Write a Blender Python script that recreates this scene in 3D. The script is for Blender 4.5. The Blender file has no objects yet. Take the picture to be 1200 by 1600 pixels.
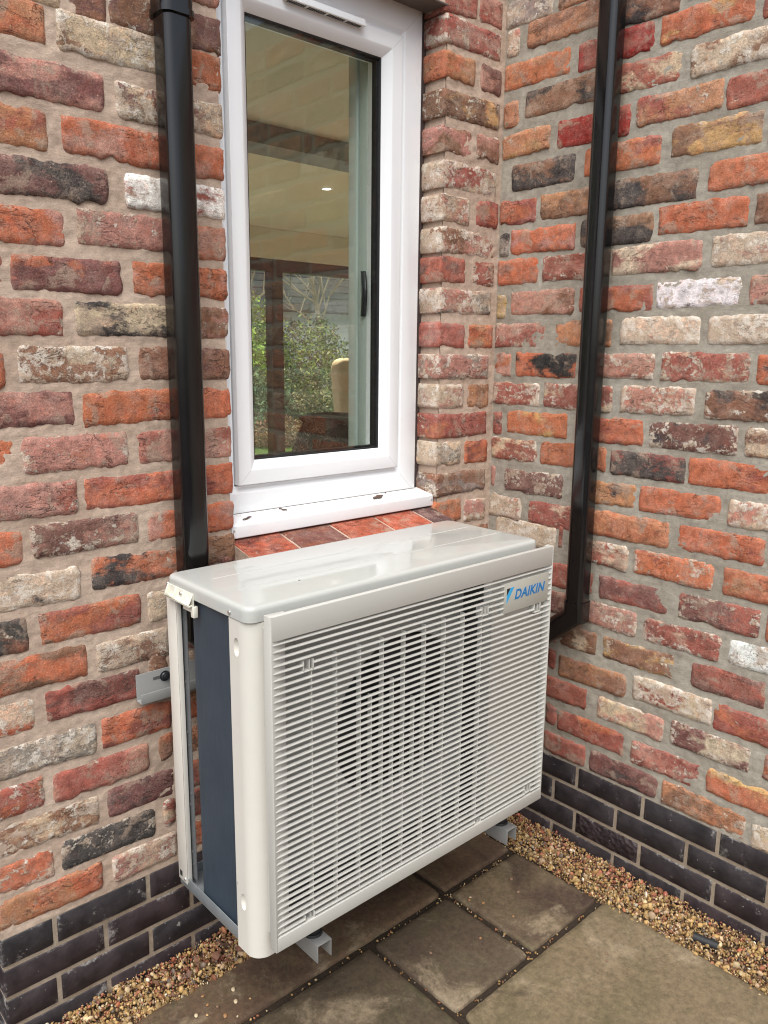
import bpy, bmesh, math, random
import numpy as np
from mathutils import Vector, Matrix, Euler
rnd = random.Random(7)
S = bpy.context.scene
COL = S.collection
# ------------------------------------------------------------------ camera, world, sun, exposure
cam_d = bpy.data.cameras.new('camera'); cam = bpy.data.objects.new('camera', cam_d); COL.objects.link(cam); S.camera = cam
cam_d.sensor_fit = 'VERTICAL'; cam_d.sensor_height = 36; cam_d.sensor_width = 27
cam_d.lens = 36 * 1246.74 / 1600
cam_d.clip_start = .05; cam_d.clip_end = 400
yaw, pitch, roll = 0.7370, -0.1981, 0.0099
f_ = Vector((math.sin(yaw) * math.cos(pitch), math.cos(yaw) * math.cos(pitch), math.sin(pitch)))
r_ = Vector((math.cos(yaw), -math.sin(yaw), 0)); u_ = r_.cross(f_)
r2 = r_ * math.cos(roll) + u_ * math.sin(roll); u2 = u_ * math.cos(roll) - r_ * math.sin(roll)
cam.matrix_world = Matrix(((r2.x, u2.x, -f_.x, -1.9555), (r2.y, u2.y, -f_.y, -1.6482), (r2.z, u2.z, -f_.z, 1.4354), (0, 0, 0, 1)))

SUN_TO = Vector((-.52, -.42, 1.10)).normalized()
W = bpy.data.worlds.new("World"); S.world = W; W.use_nodes = True
wn = W.node_tree; wn.nodes.clear()
wo = wn.nodes.new('ShaderNodeOutputWorld'); wb = wn.nodes.new('ShaderNodeBackground'); ws = wn.nodes.new('ShaderNodeTexSky'); wh = wn.nodes.new('ShaderNodeHueSaturation')
ws.sky_type = 'NISHITA'; ws.sun_disc = False; ws.sun_elevation = math.asin(SUN_TO.z); ws.sun_rotation = math.atan2(SUN_TO.x, SUN_TO.y)
ws.air_density = 1.0; ws.dust_density = 4.0; ws.ozone_density = 1.0
wh.inputs['Saturation'].default_value = .52; wb.inputs['Strength'].default_value = .09
wn.links.new(ws.outputs[0], wh.inputs['Color']); wn.links.new(wh.outputs[0], wb.inputs['Color']); wn.links.new(wb.outputs[0], wo.inputs['Surface'])
sd = bpy.data.lights.new('sun', 'SUN'); so = bpy.data.objects.new('sun', sd); COL.objects.link(so)
sd.energy = 1.5; sd.angle = math.radians(60); sd.color = (.975, 1, .975)
so.rotation_euler = SUN_TO.to_track_quat('Z', 'Y').to_euler()
S.view_settings.view_transform = 'Standard'; S.view_settings.look = 'None'; S.view_settings.gamma = 1
S.view_settings.exposure = 1.17
S.view_settings.use_curve_mapping = False
S.cycles.filter_width = 1.1 if hasattr(S, 'cycles') else 1.1

GZ = -.07      # top of the paving
# ------------------------------------------------------------------ helpers
class MB:
    def __init__(s): s.v = []; s.f = []
    def add(s, vs, fs):
        o = len(s.v); s.v += [tuple(p) for p in vs]; s.f += [tuple(o + i for i in q) for q in fs]; return s
    def box(s, x0, x1, y0, y1, z0, z1, M=None):
        vs = [Vector(p) for p in ((x0, y0, z0), (x1, y0, z0), (x1, y1, z0), (x0, y1, z0), (x0, y0, z1), (x1, y0, z1), (x1, y1, z1), (x0, y1, z1))]
        if M: vs = [M @ p for p in vs]
        return s.add(vs, [(0, 3, 2, 1), (4, 5, 6, 7), (0, 1, 5, 4), (1, 2, 6, 5), (2, 3, 7, 6), (3, 0, 4, 7)])
    def cyl(s, p0, p1, r, n=16, r1=None, caps=True):
        p0, p1 = Vector(p0), Vector(p1); r1 = r if r1 is None else r1
        d = (p1 - p0).normalized(); a = d.orthogonal().normalized(); b = d.cross(a)
        vs = []
        for p, rr in ((p0, r), (p1, r1)):
            vs += [p + (a * math.cos(2 * math.pi * k / n) + b * math.sin(2 * math.pi * k / n)) * rr for k in range(n)]
        fs = [(k, (k + 1) % n, n + (k + 1) % n, n + k) for k in range(n)]
        if caps: fs += [tuple(reversed(range(n))), tuple(range(n, 2 * n))]
        return s.add(vs, fs)
    def prism(s, pts, axis, a, b):
        """closed outline pts in the two other axes (in xyz order), extruded along axis from a to b"""
        n = len(pts); vs = []
        for t in (a, b):
            for p in pts:
                q = list(p); q.insert(axis, t); vs.append(q)
        return s.add(vs, [(k, (k + 1) % n, n + (k + 1) % n, n + k) for k in range(n)] + [tuple(reversed(range(n))), tuple(range(n, 2 * n))])
    def sweep(s, rings, close=False, caps=True):
        n = len(rings[0]); o = []
        vs = [p for r in rings for p in r]; fs = []
        m = len(rings)
        for i in range(m if close else m - 1):
            j = (i + 1) % m
            for k in range(n): fs.append((i * n + k, i * n + (k + 1) % n, j * n + (k + 1) % n, j * n + k))
        if caps and not close: fs += [tuple(reversed(range(n))), tuple(range((m - 1) * n, m * n))]
        return s.add(vs, fs)
    def mesh(s, name):
        me = bpy.data.meshes.new(name); me.from_pydata(s.v, [], s.f); me.update(); return me

def fix_normals(me):
    bm = bmesh.new(); bm.from_mesh(me); bmesh.ops.recalc_face_normals(bm, faces=bm.faces); bm.to_mesh(me); bm.free()
def obj(name, mb, mat, parent=None, bevel=0, smooth=False, segs=2, loc=None):
    me = mb.mesh(name) if isinstance(mb, MB) else mb
    fix_normals(me)
    if bevel:
        bm = bmesh.new(); bm.from_mesh(me); bmesh.ops.remove_doubles(bm, verts=bm.verts, dist=1e-5)
        es = [e for e in bm.edges if len(e.link_faces) == 2 and e.calc_face_angle(0) > .5]
        bmesh.ops.bevel(bm, geom=es, offset=bevel, segments=segs, affect='EDGES', profile=.5, clamp_overlap=True)
        bm.to_mesh(me); bm.free()
    if smooth or bevel:
        bm = bmesh.new(); bm.from_mesh(me)
        for f in bm.faces: f.smooth = True
        for e in bm.edges:
            if len(e.link_faces) == 2 and e.calc_face_angle(0) > (.62 if not bevel else .9): e.smooth = False
        bm.to_mesh(me); bm.free()
    if mat and not len(me.materials): me.materials.append(mat)
    o = bpy.data.objects.new(name, me); COL.objects.link(o)
    if parent: o.parent = parent
    if loc: o.location = loc
    return o
def thing(name, label, cat, loc=(0, 0, 0), group=None):
    o = bpy.data.objects.new(name, None); o.empty_display_size = .05; COL.objects.link(o); o.location = loc
    o['label'] = label; o['category'] = cat
    if group: o['group'] = group
    return o
def tag(o, label=None, cat=None, group=None, kind=None):
    for k, v in (('label', label), ('category', cat), ('group', group), ('kind', kind)):
        if v: o[k] = v
    return o
# ---- material helper
class NT:
    def __init__(s, name):
        s.m = bpy.data.materials.new(name); s.m.use_nodes = True; s.t = s.m.node_tree; s.t.nodes.clear()
        s.out = s.n('ShaderNodeOutputMaterial')
    def n(s, typ, **kw):
        nd = s.t.nodes.new(typ)
        for k, v in kw.items(): setattr(nd, k, v)
        return nd
    def l(s, a, b): s.t.links.new(a, b)
    def inp(s, sock, v):
        if hasattr(v, 'is_output'): s.l(v, sock)
        elif isinstance(v, (tuple, list)): sock.default_value = (*v, 1)[:len(sock.default_value)] if len(v) == 3 else v
        else: sock.default_value = v
    def math(s, op, a, b=0., c=None, clamp=False):
        nd = s.n('ShaderNodeMath', operation=op, use_clamp=clamp); s.inp(nd.inputs[0], a); s.inp(nd.inputs[1], b)
        if c is not None: s.inp(nd.inputs[2], c)
        return nd.outputs[0]
    def noise(s, vec, scale, detail=3, rough=.55, dist=0.):
        nd = s.n('ShaderNodeTexNoise'); s.inp(nd.inputs['Vector'], vec); nd.inputs['Scale'].default_value = scale
        nd.inputs['Detail'].default_value = detail; nd.inputs['Roughness'].default_value = rough; nd.inputs['Distortion'].default_value = dist
        return nd.outputs['Fac']
    def vor(s, vec, scale, feature='F1'):
        nd = s.n('ShaderNodeTexVoronoi', feature=feature); s.inp(nd.inputs['Vector'], vec); nd.inputs['Scale'].default_value = scale
        return nd.outputs['Distance']
    def step(s, v, a, b):
        nd = s.n('ShaderNodeMapRange', interpolation_type='SMOOTHSTEP'); s.inp(nd.inputs['Value'], v); s.inp(nd.inputs['From Min'], a); s.inp(nd.inputs['From Max'], b)
        return nd.outputs[0]
    def rng(s, v, a, b, c, d):
        nd = s.n('ShaderNodeMapRange'); s.inp(nd.inputs['Value'], v)
        for k, x in zip(('From Min', 'From Max', 'To Min', 'To Max'), (a, b, c, d)): s.inp(nd.inputs[k], x)
        return nd.outputs[0]
    def mix(s, f, a, b, blend='MIX'):
        nd = s.n('ShaderNodeMix', data_type='RGBA', blend_type=blend); s.inp(nd.inputs[0], f); s.inp(nd.inputs[6], a); s.inp(nd.inputs[7], b)
        return nd.outputs[2]
    def scale(s, v, k):
        nd = s.n('ShaderNodeVectorMath', operation='MULTIPLY'); s.inp(nd.inputs[0], v); nd.inputs[1].default_value = k; return nd.outputs[0]
    def vadd(s, a, b):
        nd = s.n('ShaderNodeVectorMath', operation='ADD'); s.inp(nd.inputs[0], a); s.inp(nd.inputs[1], b); return nd.outputs[0]
    def bump(s, h, strength=.5, dist=.002, prev=None):
        nd = s.n('ShaderNodeBump'); s.inp(nd.inputs['Height'], h); nd.inputs['Strength'].default_value = strength; nd.inputs['Distance'].default_value = dist
        if prev is not None: s.l(prev, nd.inputs['Normal'])
        return nd.outputs[0]
    def coords(s, which='Object'): return s.n('ShaderNodeTexCoord').outputs[which]
    def attr(s, name, typ='OBJECT'):
        nd = s.n('ShaderNodeAttribute', attribute_type=typ, attribute_name=name); return nd
    def pbsdf(s, color, rough=.5, normal=None, metal=0., spec=.5, **kw):
        nd = s.n('ShaderNodeBsdfPrincipled'); s.inp(nd.inputs['Base Color'], color); s.inp(nd.inputs['Roughness'], rough); s.inp(nd.inputs['Metallic'], metal)
        s.inp(nd.inputs['Specular IOR Level'], spec)
        if normal is not None: s.l(normal, nd.inputs['Normal'])
        for k, v in kw.items(): s.inp(nd.inputs[k], v)
        s.l(nd.outputs[0], s.out.inputs['Surface']); return nd

def plain(name, color, rough=.5, metal=0., spec=.5, var=.06, vscale=14, bump=0., bscale=300, **kw):
    t = NT(name); co = t.coords()
    n1 = t.noise(co, vscale, 4, .6)
    n2 = t.noise(co, vscale * 9, 3, .6)
    k = t.math('ADD', t.math('MULTIPLY', n1, .65), t.math('MULTIPLY', n2, .35))
    c = t.mix(1., color, t.rng(k, .25, .75, 1 - var, 1 + var), 'MULTIPLY')
    nrm = t.bump(t.noise(co, bscale, 3), bump, .001) if bump else None
    t.pbsdf(c, t.rng(n1, .3, .7, max(rough - .06, .02), rough + .06), nrm, metal, spec, **kw)
    return t.m
# ------------------------------------------------------------------ brick, mortar, plinth materials
PAL = {'O': (.41, .130, .066), 'N': (.385, .175, .092), 'R': (.285, .088, .064), 'P': (.385, .190, .145), 'M': (.160, .072, .060), 'D': (.052, .045, .043),
       'B': (.210, .105, .064), 'C': (.54, .405, .285), 'Y': (.47, .285, .115), 'W': (.74, .735, .69), 'G': (.25, .215, .185), 'K': (.020, .020, .021), 'S': (.26, .026, .020)}
def brick_material():
    t = NT('reclaimed brick')
    oi = t.n('ShaderNodeObjectInfo')
    co = t.coords()
    off = t.n('ShaderNodeCombineXYZ')
    t.l(t.math('MULTIPLY', oi.outputs['Random'], 57.), off.inputs[0]); t.l(t.math('MULTIPLY', oi.outputs['Random'], 91.), off.inputs[2]); t.l(t.math('MULTIPLY', oi.outputs['Random'], 23.), off.inputs[1])
    P = t.vadd(co, off.outputs[0]); PS = t.scale(P, (1, 1, 1.8))
    c1 = t.mix(1., oi.outputs['Color'], (1.05, 1.05, 1.05), 'MULTIPLY'); c2 = t.attr('tone_b').outputs['Color']; mixv = t.attr('mix_b').outputs['Fac']; lime = t.attr('lime').outputs['Fac']
    # second firing colour in large soft patches with ragged rims
    n1 = t.math('ADD', t.math('MULTIPLY', t.noise(PS, 8.5, 2, .5, .4), .72), t.math('MULTIPLY', t.noise(PS, 60, 5, .7), .28))
    th = t.rng(mixv, 0., 1., .68, .32)
    f2 = t.step(n1, t.math('SUBTRACT', th, .045), t.math('ADD', th, .055))
    col = t.mix(f2, c1, c2)
    # mottling
    n2 = t.noise(P, 55, 6, .68); n3 = t.noise(P, 210, 4, .7)
    col = t.mix(1., col, t.rng(n2, .28, .74, .60, 1.36), 'MULTIPLY')
    warm = t.step(t.noise(t.vadd(P, (3.1, 0, 7.7)), 28, 5, .65), .50, .68)
    col = t.mix(t.math('MULTIPLY', warm, .35), col, t.mix(1., col, (1.35, .86, .72), 'MULTIPLY'))
    dusk = t.step(t.noise(t.vadd(P, (9.1, 2, 1.7)), 34, 6, .7), .54, .72)
    col = t.mix(t.math('MULTIPLY', dusk, .55), col, t.mix(.6, t.mix(1., col, (.42, .42, .45), 'MULTIPLY'), (.075, .055, .048)))
    col = t.mix(t.math('MULTIPLY', t.step(n3, .58, .74), .45), col, (.09, .045, .035))
    col = t.mix(t.math('MULTIPLY', t.step(t.noise(t.vadd(P, (1, 5, 2)), 170, 4, .7), .60, .72), .5), col, (.55, .42, .32))
    # lime and old mortar left on the face: ragged, denser along the arrises
    g = t.n('ShaderNodeSeparateXYZ'); t.l(t.coords('Generated'), g.inputs[0])
    ex = t.math('ABSOLUTE', t.math('SUBTRACT', g.outputs[0], .5)); ez = t.math('ABSOLUTE', t.math('SUBTRACT', g.outputs[2], .5))
    edge = t.step(t.math('MAXIMUM', t.math('MULTIPLY', ex, .98), ez), .34, .50)
    n5 = t.math('ADD', t.math('MULTIPLY', t.noise(t.scale(P, (1, 1, 1.5)), 19, 3, .6, .5), .5), t.math('MULTIPLY', t.noise(P, 95, 7, .74), .5))
    lt = t.math('SUBTRACT', t.rng(lime, 0., .6, .69, .455), t.math('MULTIPLY', edge, t.rng(lime, 0., .5, .03, .075)))
    fl = t.step(n5, t.math('SUBTRACT', lt, .012), t.math('ADD', lt, .035))
    limecol = t.mix(t.step(t.noise(P, 40, 5, .7), .42, .62), (.47, .365, .27), (.66, .60, .52))
    col = t.mix(t.math('MULTIPLY', fl, t.rng(n3, .3, .7, .98, .66)), col, limecol)
    # thin pale dust film, grainy
    film = t.math('MULTIPLY', t.step(t.math('ADD', t.math('MULTIPLY', t.noise(t.vadd(P, (2, 9, 4)), 26, 4, .6), .45), t.math('MULTIPLY', t.noise(t.scale(P, (1, 1, 1.3)), 260, 5, .8), .55)), .44, .64), t.rng(t.noise(t.vadd(P, (8, 1, 6)), 7, 2), .3, .7, .22, .72))
    col = t.mix(film, col, t.mix(.55, t.mix(1., col, (1.5, 1.5, 1.5), 'MULTIPLY'), (.46, .36, .30)))
    smear = t.math('MULTIPLY', t.step(t.math('ADD', t.math('MULTIPLY', t.noise(t.vadd(P, (12, 3, 8)), 15, 3, .6, .8), .6), t.math('MULTIPLY', n5, .4)), .535, .60), .62)
    col = t.mix(smear, col, (.36, .265, .20))
    n6 = t.noise(P, 480, 3, .75); col = t.mix(1., col, t.rng(n6, .3, .7, .62, 1.38), 'MULTIPLY')
    pit = t.step(t.math('ADD', t.vor(P, 85), t.math('MULTIPLY', t.noise(P, 33, 2), .55)), .30, .22)
    col = t.mix(t.math('MULTIPLY', pit, .75), col, (.035, .025, .022))
    crack = t.step(t.math('ABSOLUTE', t.math('SUBTRACT', t.noise(t.scale(P, (.7, 1, 2.0)), 21, 5, .62, .9), .5)), .010, .002)
    crk = t.math('MULTIPLY', crack, t.step(t.noise(P, 12, 1), .50, .60))
    col = t.mix(t.math('MULTIPLY', crk, .7), col, (.045, .030, .026))
    h = t.math('ADD', t.math('MULTIPLY', n2, 1.2), t.math('MULTIPLY', n3, .5)); h = t.math('ADD', h, t.math('MULTIPLY', fl, .35)); h = t.math('SUBTRACT', h, t.math('MULTIPLY', pit, .8)); h = t.math('SUBTRACT', h, t.math('MULTIPLY', crk, .8))
    t.pbsdf(col, .88, t.bump(h, .85, .0030), 0, .25)
    return t.m
def mortar_material(name, ca, cb, dirt, grain=.5):
    t = NT(name); co = t.coords()
    a = t.noise(co, 5, 4, .6); b = t.noise(co, 48, 5, .7); c = t.noise(co, 420, 3, .7)
    st = t.noise(t.scale(co, (1, 1, 6)), 34, 4, .65)
    col = t.mix(t.step(a, .36, .64), ca, cb)
    col = t.mix(1., col, t.rng(b, .28, .72, .78, 1.2), 'MULTIPLY')
    col = t.mix(1., col, t.rng(c, .3, .7, 1 - .3 * grain, 1 + .3 * grain), 'MULTIPLY')
    col = t.mix(t.math('MULTIPLY', t.step(t.noise(t.vadd(co, (4, 4, 4)), 17, 5, .7), .56, .72), .5), col, dirt)
    h = t.math('ADD', t.math('MULTIPLY', b, .9), t.math('ADD', t.math('MULTIPLY', c, .30), t.math('MULTIPLY', st, .35)))
    t.pbsdf(col, .92, t.bump(h, .7, .003), 0, .2)
    return t.m
def plinth_material():
    t = NT('blue engineering brick'); oi = t.n('ShaderNodeObjectInfo'); co = t.coords()
    off = t.n('ShaderNodeCombineXYZ'); t.l(t.math('MULTIPLY', oi.outputs['Random'], 77.), off.inputs[0]); t.l(t.math('MULTIPLY', oi.outputs['Random'], 31.), off.inputs[2])
    P = t.vadd(co, off.outputs[0])
    n1 = t.noise(P, 14, 4, .6); n2 = t.noise(P, 110, 5, .7)
    col = t.mix(t.step(n1, .35, .65), (.018, .016, .018), (.038, .033, .036))
    col = t.mix(oi.outputs['Random'], col, t.mix(1., col, (1.25, .95, .95), 'MULTIPLY'))
    col = t.mix(1., col, t.rng(n2, .3, .7, .8, 1.22), 'MULTIPLY')
    g = t.n('ShaderNodeSeparateXYZ'); t.l(t.coords('Generated'), g.inputs[0])
    ex = t.math('ABSOLUTE', t.math('SUBTRACT', g.outputs[0], .5)); ez = t.math('ABSOLUTE', t.math('SUBTRACT', g.outputs[2], .5))
    edge = t.step(t.math('MAXIMUM', ex, ez), .36, .5)
    sm = t.math('ADD', t.math('MULTIPLY', t.noise(P, 17, 3, .6, .6), .55), t.math('MULTIPLY', t.noise(P, 120, 6, .75), .45))
    f = t.step(sm, t.math('SUBTRACT', .60, t.math('MULTIPLY', edge, .10)), .68)
    col = t.mix(t.math('MULTIPLY', f, .75), col, (.33, .31, .29))
    sp = t.step(t.vor(P, 60), .085, .05); sp = t.math('MULTIPLY', sp, t.step(t.noise(P, 25, 2), .52, .58))
    col = t.mix(t.math('MULTIPLY', sp, .8), col, (.55, .53, .5))
    rg = t.attr('rough_face').outputs['Fac']
    rn = t.vor(P, 75)
    h = t.math('ADD', t.math('MULTIPLY', n2, .25), t.math('MULTIPLY', t.math('MULTIPLY', rn, rg), 6.))
    t.pbsdf(col, t.rng(n1, .3, .7, .45, .62), t.bump(h, .5, .002), 0, .32)
    return t.m
M_BRICK = brick_material(); M_PLINTH = plinth_material()
M_MORT_L = mortar_material('warm brown mortar', (.43, .318, .245), (.52, .40, .315), (.30, .212, .162))
M_MORT_R = mortar_material('grey sandy mortar', (.285, .252, .205), (.36, .325, .272), (.20, .176, .142))
M_MORT_P = mortar_material('plinth mortar', (.24, .185, .135), (.32, .26, .20), (.10, .08, .06))
M_IVORY = plain('ivory coated steel', (.61, .585, .53), .36, var=.035, vscale=5)
M_IVORY_PL = plain('ivory gloss paint', (.435, .440, .415), .085, var=.03, vscale=7, spec=.45)
M_GRILLE = plain('ivory grille plastic', (.475, .465, .43), .42, var=.02, vscale=6)
M_CREAM = plain('cream plastic', (.74, .72, .62), .4, var=.02)
M_GALV = plain('galvanised sheet', (.30, .33, .35), .42, .55, var=.10, vscale=30)
M_ZINC = plain('zinc coated steel', (.52, .52, .51), .42, .35, var=.06, vscale=25)
M_BRKT = plain('pale grey powder coat', (.235, .233, .225), .45, var=.03)
M_SCREW = plain('bright screw steel', (.60, .60, .58), .3, .8, var=.1, vscale=60)
M_BOLT = plain('black bolt', (.035, .038, .042), .35, .3)
M_RUBBER = plain('black rubber', (.018, .018, .019), .6)
M_BLACK_PIPE = plain('black pvc', (.0045, .0045, .005), .16, spec=.7, var=.2, vscale=9)
M_LINTEL = plain('brown painted lintel', (.13, .105, .090), .7, var=.2)
M_TUBEPL = plain('dull grey plate', (.13, .135, .14), .55, .3, var=.15, vscale=30)
M_UPVC = plain('white upvc', (.86, .875, .89), .33, var=.015, vscale=4)
M_GASKET = plain('black gasket', (.012, .012, .014), .5)
M_FANBLK = plain('dark fan plastic', (.018, .018, .02), .5)
M_DARKIN = plain('dark inside metal', (.10, .10, .10), .6)
def coil_material():
    t = NT('blue coated coil fins'); co = t.coords(); sx = t.n('ShaderNodeSeparateXYZ'); t.l(co, sx.inputs[0])
    z = t.math('MULTIPLY', sx.outputs[2], 4200.); s_ = t.math('SINE', z)
    n = t.noise(t.scale(co, (1, 1, 1)), 9, 4, .6); m = t.noise(t.scale(co, (60, 60, 3)), 6, 3, .6)
    col = t.mix(n, (.032, .048, .068), (.052, .074, .100)); col = t.mix(1., col, t.rng(s_, -1, 1, .82, 1.12), 'MULTIPLY')
    col = t.mix(1., col, t.rng(m, .3, .7, .85, 1.15), 'MULTIPLY')
    t.pbsdf(col, .5, t.bump(s_, .25, .0006), .2, .4); return t.m
M_COIL = coil_material()
def slab_material():
    t = NT('riven sandstone'); oi = t.n('ShaderNodeObjectInfo'); co = t.coords()
    off = t.n('ShaderNodeCombineXYZ'); t.l(t.math('MULTIPLY', oi.outputs['Random'], 43.), off.inputs[0]); t.l(t.math('MULTIPLY', oi.outputs['Random'], 19.), off.inputs[1])
    P = t.vadd(co, off.outputs[0])
    a = t.noise(P, 3.2, 5, .62, .5); b = t.noise(P, 11, 6, .68, .3); c = t.noise(P, 70, 6, .72); d = t.noise(P, 330, 3, .7)
    col = t.mix(t.step(a, .36, .64), oi.outputs['Color'], t.attr('tone_b').outputs['Color'])
    col = t.mix(t.math('MULTIPLY', t.step(b, .52, .72), .55), col, (.085, .080, .045))
    pale = t.step(t.noise(t.vadd(P, (5, 3, 0)), 4.5, 6, .7, .4), .53, .68)
    col = t.mix(t.math('MULTIPLY', pale, .75), col, (.26, .212, .158))
    dark = t.step(t.noise(t.vadd(P, (1, 8, 0)), 7.5, 6, .72, .6), .58, .74)
    col = t.mix(t.math('MULTIPLY', dark, .62), col, (.050, .038, .030))
    ring = t.step(t.math('ABSOLUTE', t.math('SUBTRACT', t.noise(t.vadd(P, (7, 2, 0)), 5.5, 4, .6, 1.2), .5)), .022, .004); col = t.mix(t.math('MULTIPLY', ring, .35), col, (.10, .085, .05))
    col = t.mix(1., col, t.rng(c, .28, .72, .64, 1.36), 'MULTIPLY'); col = t.mix(1., col, t.rng(d, .3, .7, .84, 1.16), 'MULTIPLY'); col = t.mix(1., col, (1.02, .97, .86), 'MULTIPLY')
    spk = t.math('MULTIPLY', t.step(t.vor(P, 130), .11, .06), t.step(t.noise(P, 40, 2), .5, .6))
    col = t.mix(t.math('MULTIPLY', spk, .7), col, (.42, .38, .32))
    h = t.math('ADD', t.math('MULTIPLY', b, 1.4), t.math('ADD', t.math('MULTIPLY', c, .55), t.math('MULTIPLY', d, .12)))
    t.pbsdf(col, t.rng(a, .3, .7, .68, .85), t.bump(h, .55, .004), 0, .3)
    return t.m
M_SLAB = slab_material()
def soil_material():
    t = NT('dark soil'); co = t.coords(); a = t.noise(co, 30, 5, .7); b = t.noise(co, 190, 5, .75)
    col = t.mix(a, (.020, .015, .011), (.055, .038, .026)); col = t.mix(t.step(b, .6, .7), col, (.12, .08, .05))
    t.pbsdf(col, .95, t.bump(t.math('ADD', a, b), .9, .006), 0, .2); return t.m
M_SOIL = soil_material()
def attr_material(name, rough=.6, var=.2, sc=220, spec=.35, bump=.3):
    t = NT(name); co = t.coords(); c = t.attr('tint', 'GEOMETRY').outputs['Color']; n = t.noise(co, sc, 4, .7)
    t.pbsdf(t.mix(1., c, t.rng(n, .3, .7, 1 - var, 1 + var), 'MULTIPLY'), rough, t.bump(n, bump, .001), 0, spec); return t.m
M_PEBBLE = attr_material('pebbles')
M_LEAF = attr_material('leaves', .5, .15, 60, .3, .1)
def glass_material():
    t = NT('window glass')
    tr = t.n('ShaderNodeBsdfTransparent'); tr.inputs[0].default_value = (.955, .975, .96, 1)
    gl = t.n('ShaderNodeBsdfGlossy'); gl.inputs['Roughness'].default_value = .012; gl.inputs[0].default_value = (.95, 1, .97, 1)
    ge = t.n('ShaderNodeNewGeometry'); dt = t.n('ShaderNodeVectorMath', operation='DOT_PRODUCT'); t.l(ge.outputs['Normal'], dt.inputs[0]); t.l(ge.outputs['Incoming'], dt.inputs[1])
    sch = t.math('POWER', t.math('SUBTRACT', 1., t.math('ABSOLUTE', dt.outputs['Value'])), 5.)
    mx = t.n('ShaderNodeMixShader'); t.l(t.math('ADD', t.math('MULTIPLY', sch, .9), .060, clamp=True), mx.inputs[0])
    t.l(tr.outputs[0], mx.inputs[1]); t.l(gl.outputs[0], mx.inputs[2]); t.l(mx.outputs[0], t.out.inputs['Surface']); return t.m
M_GLASS = glass_material()
LEFT_COURSES = [
(0.244,'-1.556 -1.328 0.246 O N .4 .05|-1.302 -1.139 0.243 P C .4 .5'),
(0.329,'-1.556 -1.434 0.328 O R .3 .4|-1.414 -1.194 0.327 D K .3 .3|-1.171 -1.137 0.333 R C .3 .4'),
(0.413,'-1.556 -1.328 0.413 B C .35 .5|-1.303 -1.140 0.413 M D .4 .15'),
(0.501,'-1.556 -1.442 0.502 R O .4 .4|-1.421 -1.202 0.497 R P .5 .2|-1.174 -1.135 0.505 B O .3 .1'),
(0.588,'-1.556 -1.324 0.588 G C .3 .5|-1.307 -1.140 0.588 O R .4 .1'),
(0.694,'-1.556 -1.448 0.685 C O .3 .5|-1.423 -1.215 0.687 R M .5 .15|-1.188 -1.139 0.710 B D .3 .3'),
(0.770,'-1.556 -1.331 0.773 O B .5 .1|-1.308 -1.139 0.768 C B .45 .5'),
(0.859,'-1.556 -1.450 0.859 D B .5 .25|-1.422 -1.203 0.861 O R .5 .15|-1.185 -1.132 0.858 C P .5 .5'),
(0.957,'-1.556 -1.334 0.949 C D .35 .6|-1.307 -1.091 0.958 O D .5 .1|-1.079 -0.964 0.965 B P .4 .2'),
(1.044,'-1.556 -1.445 1.041 O N .4 0|-1.425 -1.198 1.048 P M .5 .4|-1.175 -0.958 1.045 O P .4 .1'),
(1.134,'-1.556 -1.329 1.134 P R .5 .25|-1.311 -1.095 1.134 O R .4 .15|-1.083 -0.958 1.135 O R .5 0'),
(1.225,'-1.556 -1.449 1.228 O C .3 .3|-1.429 -1.211 1.225 P O .3 .35|-1.186 -0.958 1.223 P R .3 .2'),
(1.315,'-1.556 -1.325 1.316 P M .5 .15|-1.303 -1.087 1.314 O R .15 .05|-1.075 -0.959 1.315 O P .4 .1'),
(1.401,'-1.556 -1.453 1.392 O R .3 0|-1.425 -1.202 1.405 B C .35 .5|-1.176 -0.961 1.404 B M .4 .15'),
(1.496,'-1.556 -1.334 1.495 R P .5 .2|-1.306 -1.090 1.496 D C .45 .2|-1.078 -0.963 1.496 P B .5 .3'),
(1.581,'-1.425 -1.207 1.579 M O .5 .1|-1.179 -0.960 1.583 O P .3 0'),
(1.670,'-1.556 -1.318 1.665 O P .5 .2|-1.292 -1.076 1.675 P O .3 .35|-1.064 -0.963 1.669 O P .5 .1'),
(1.756,'-1.556 -1.226 1.755 M D .55 .15|-1.186 -0.963 1.756 W R .40 0'),
(1.841,'-1.556 -1.340 1.842 N R .35 .1|-1.310 -1.094 1.842 O P .4 .15|-1.082 -0.962 1.838 O P .4 .1'),
(1.929,'-1.556 -1.222 1.931 P M .55 .15|-1.196 -0.967 1.928 M C .4 .5'),
(2.027,'-1.556 -1.330 2.029 N O .4 .1|-1.306 -1.090 2.027 C B .4 .5|-1.078 -0.964 2.024 O R .2 0'),
(2.099,'-1.281 -1.210 2.090 B M .5 .2|-1.201 -0.969 2.097 M B .5 .3'),
]
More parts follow.
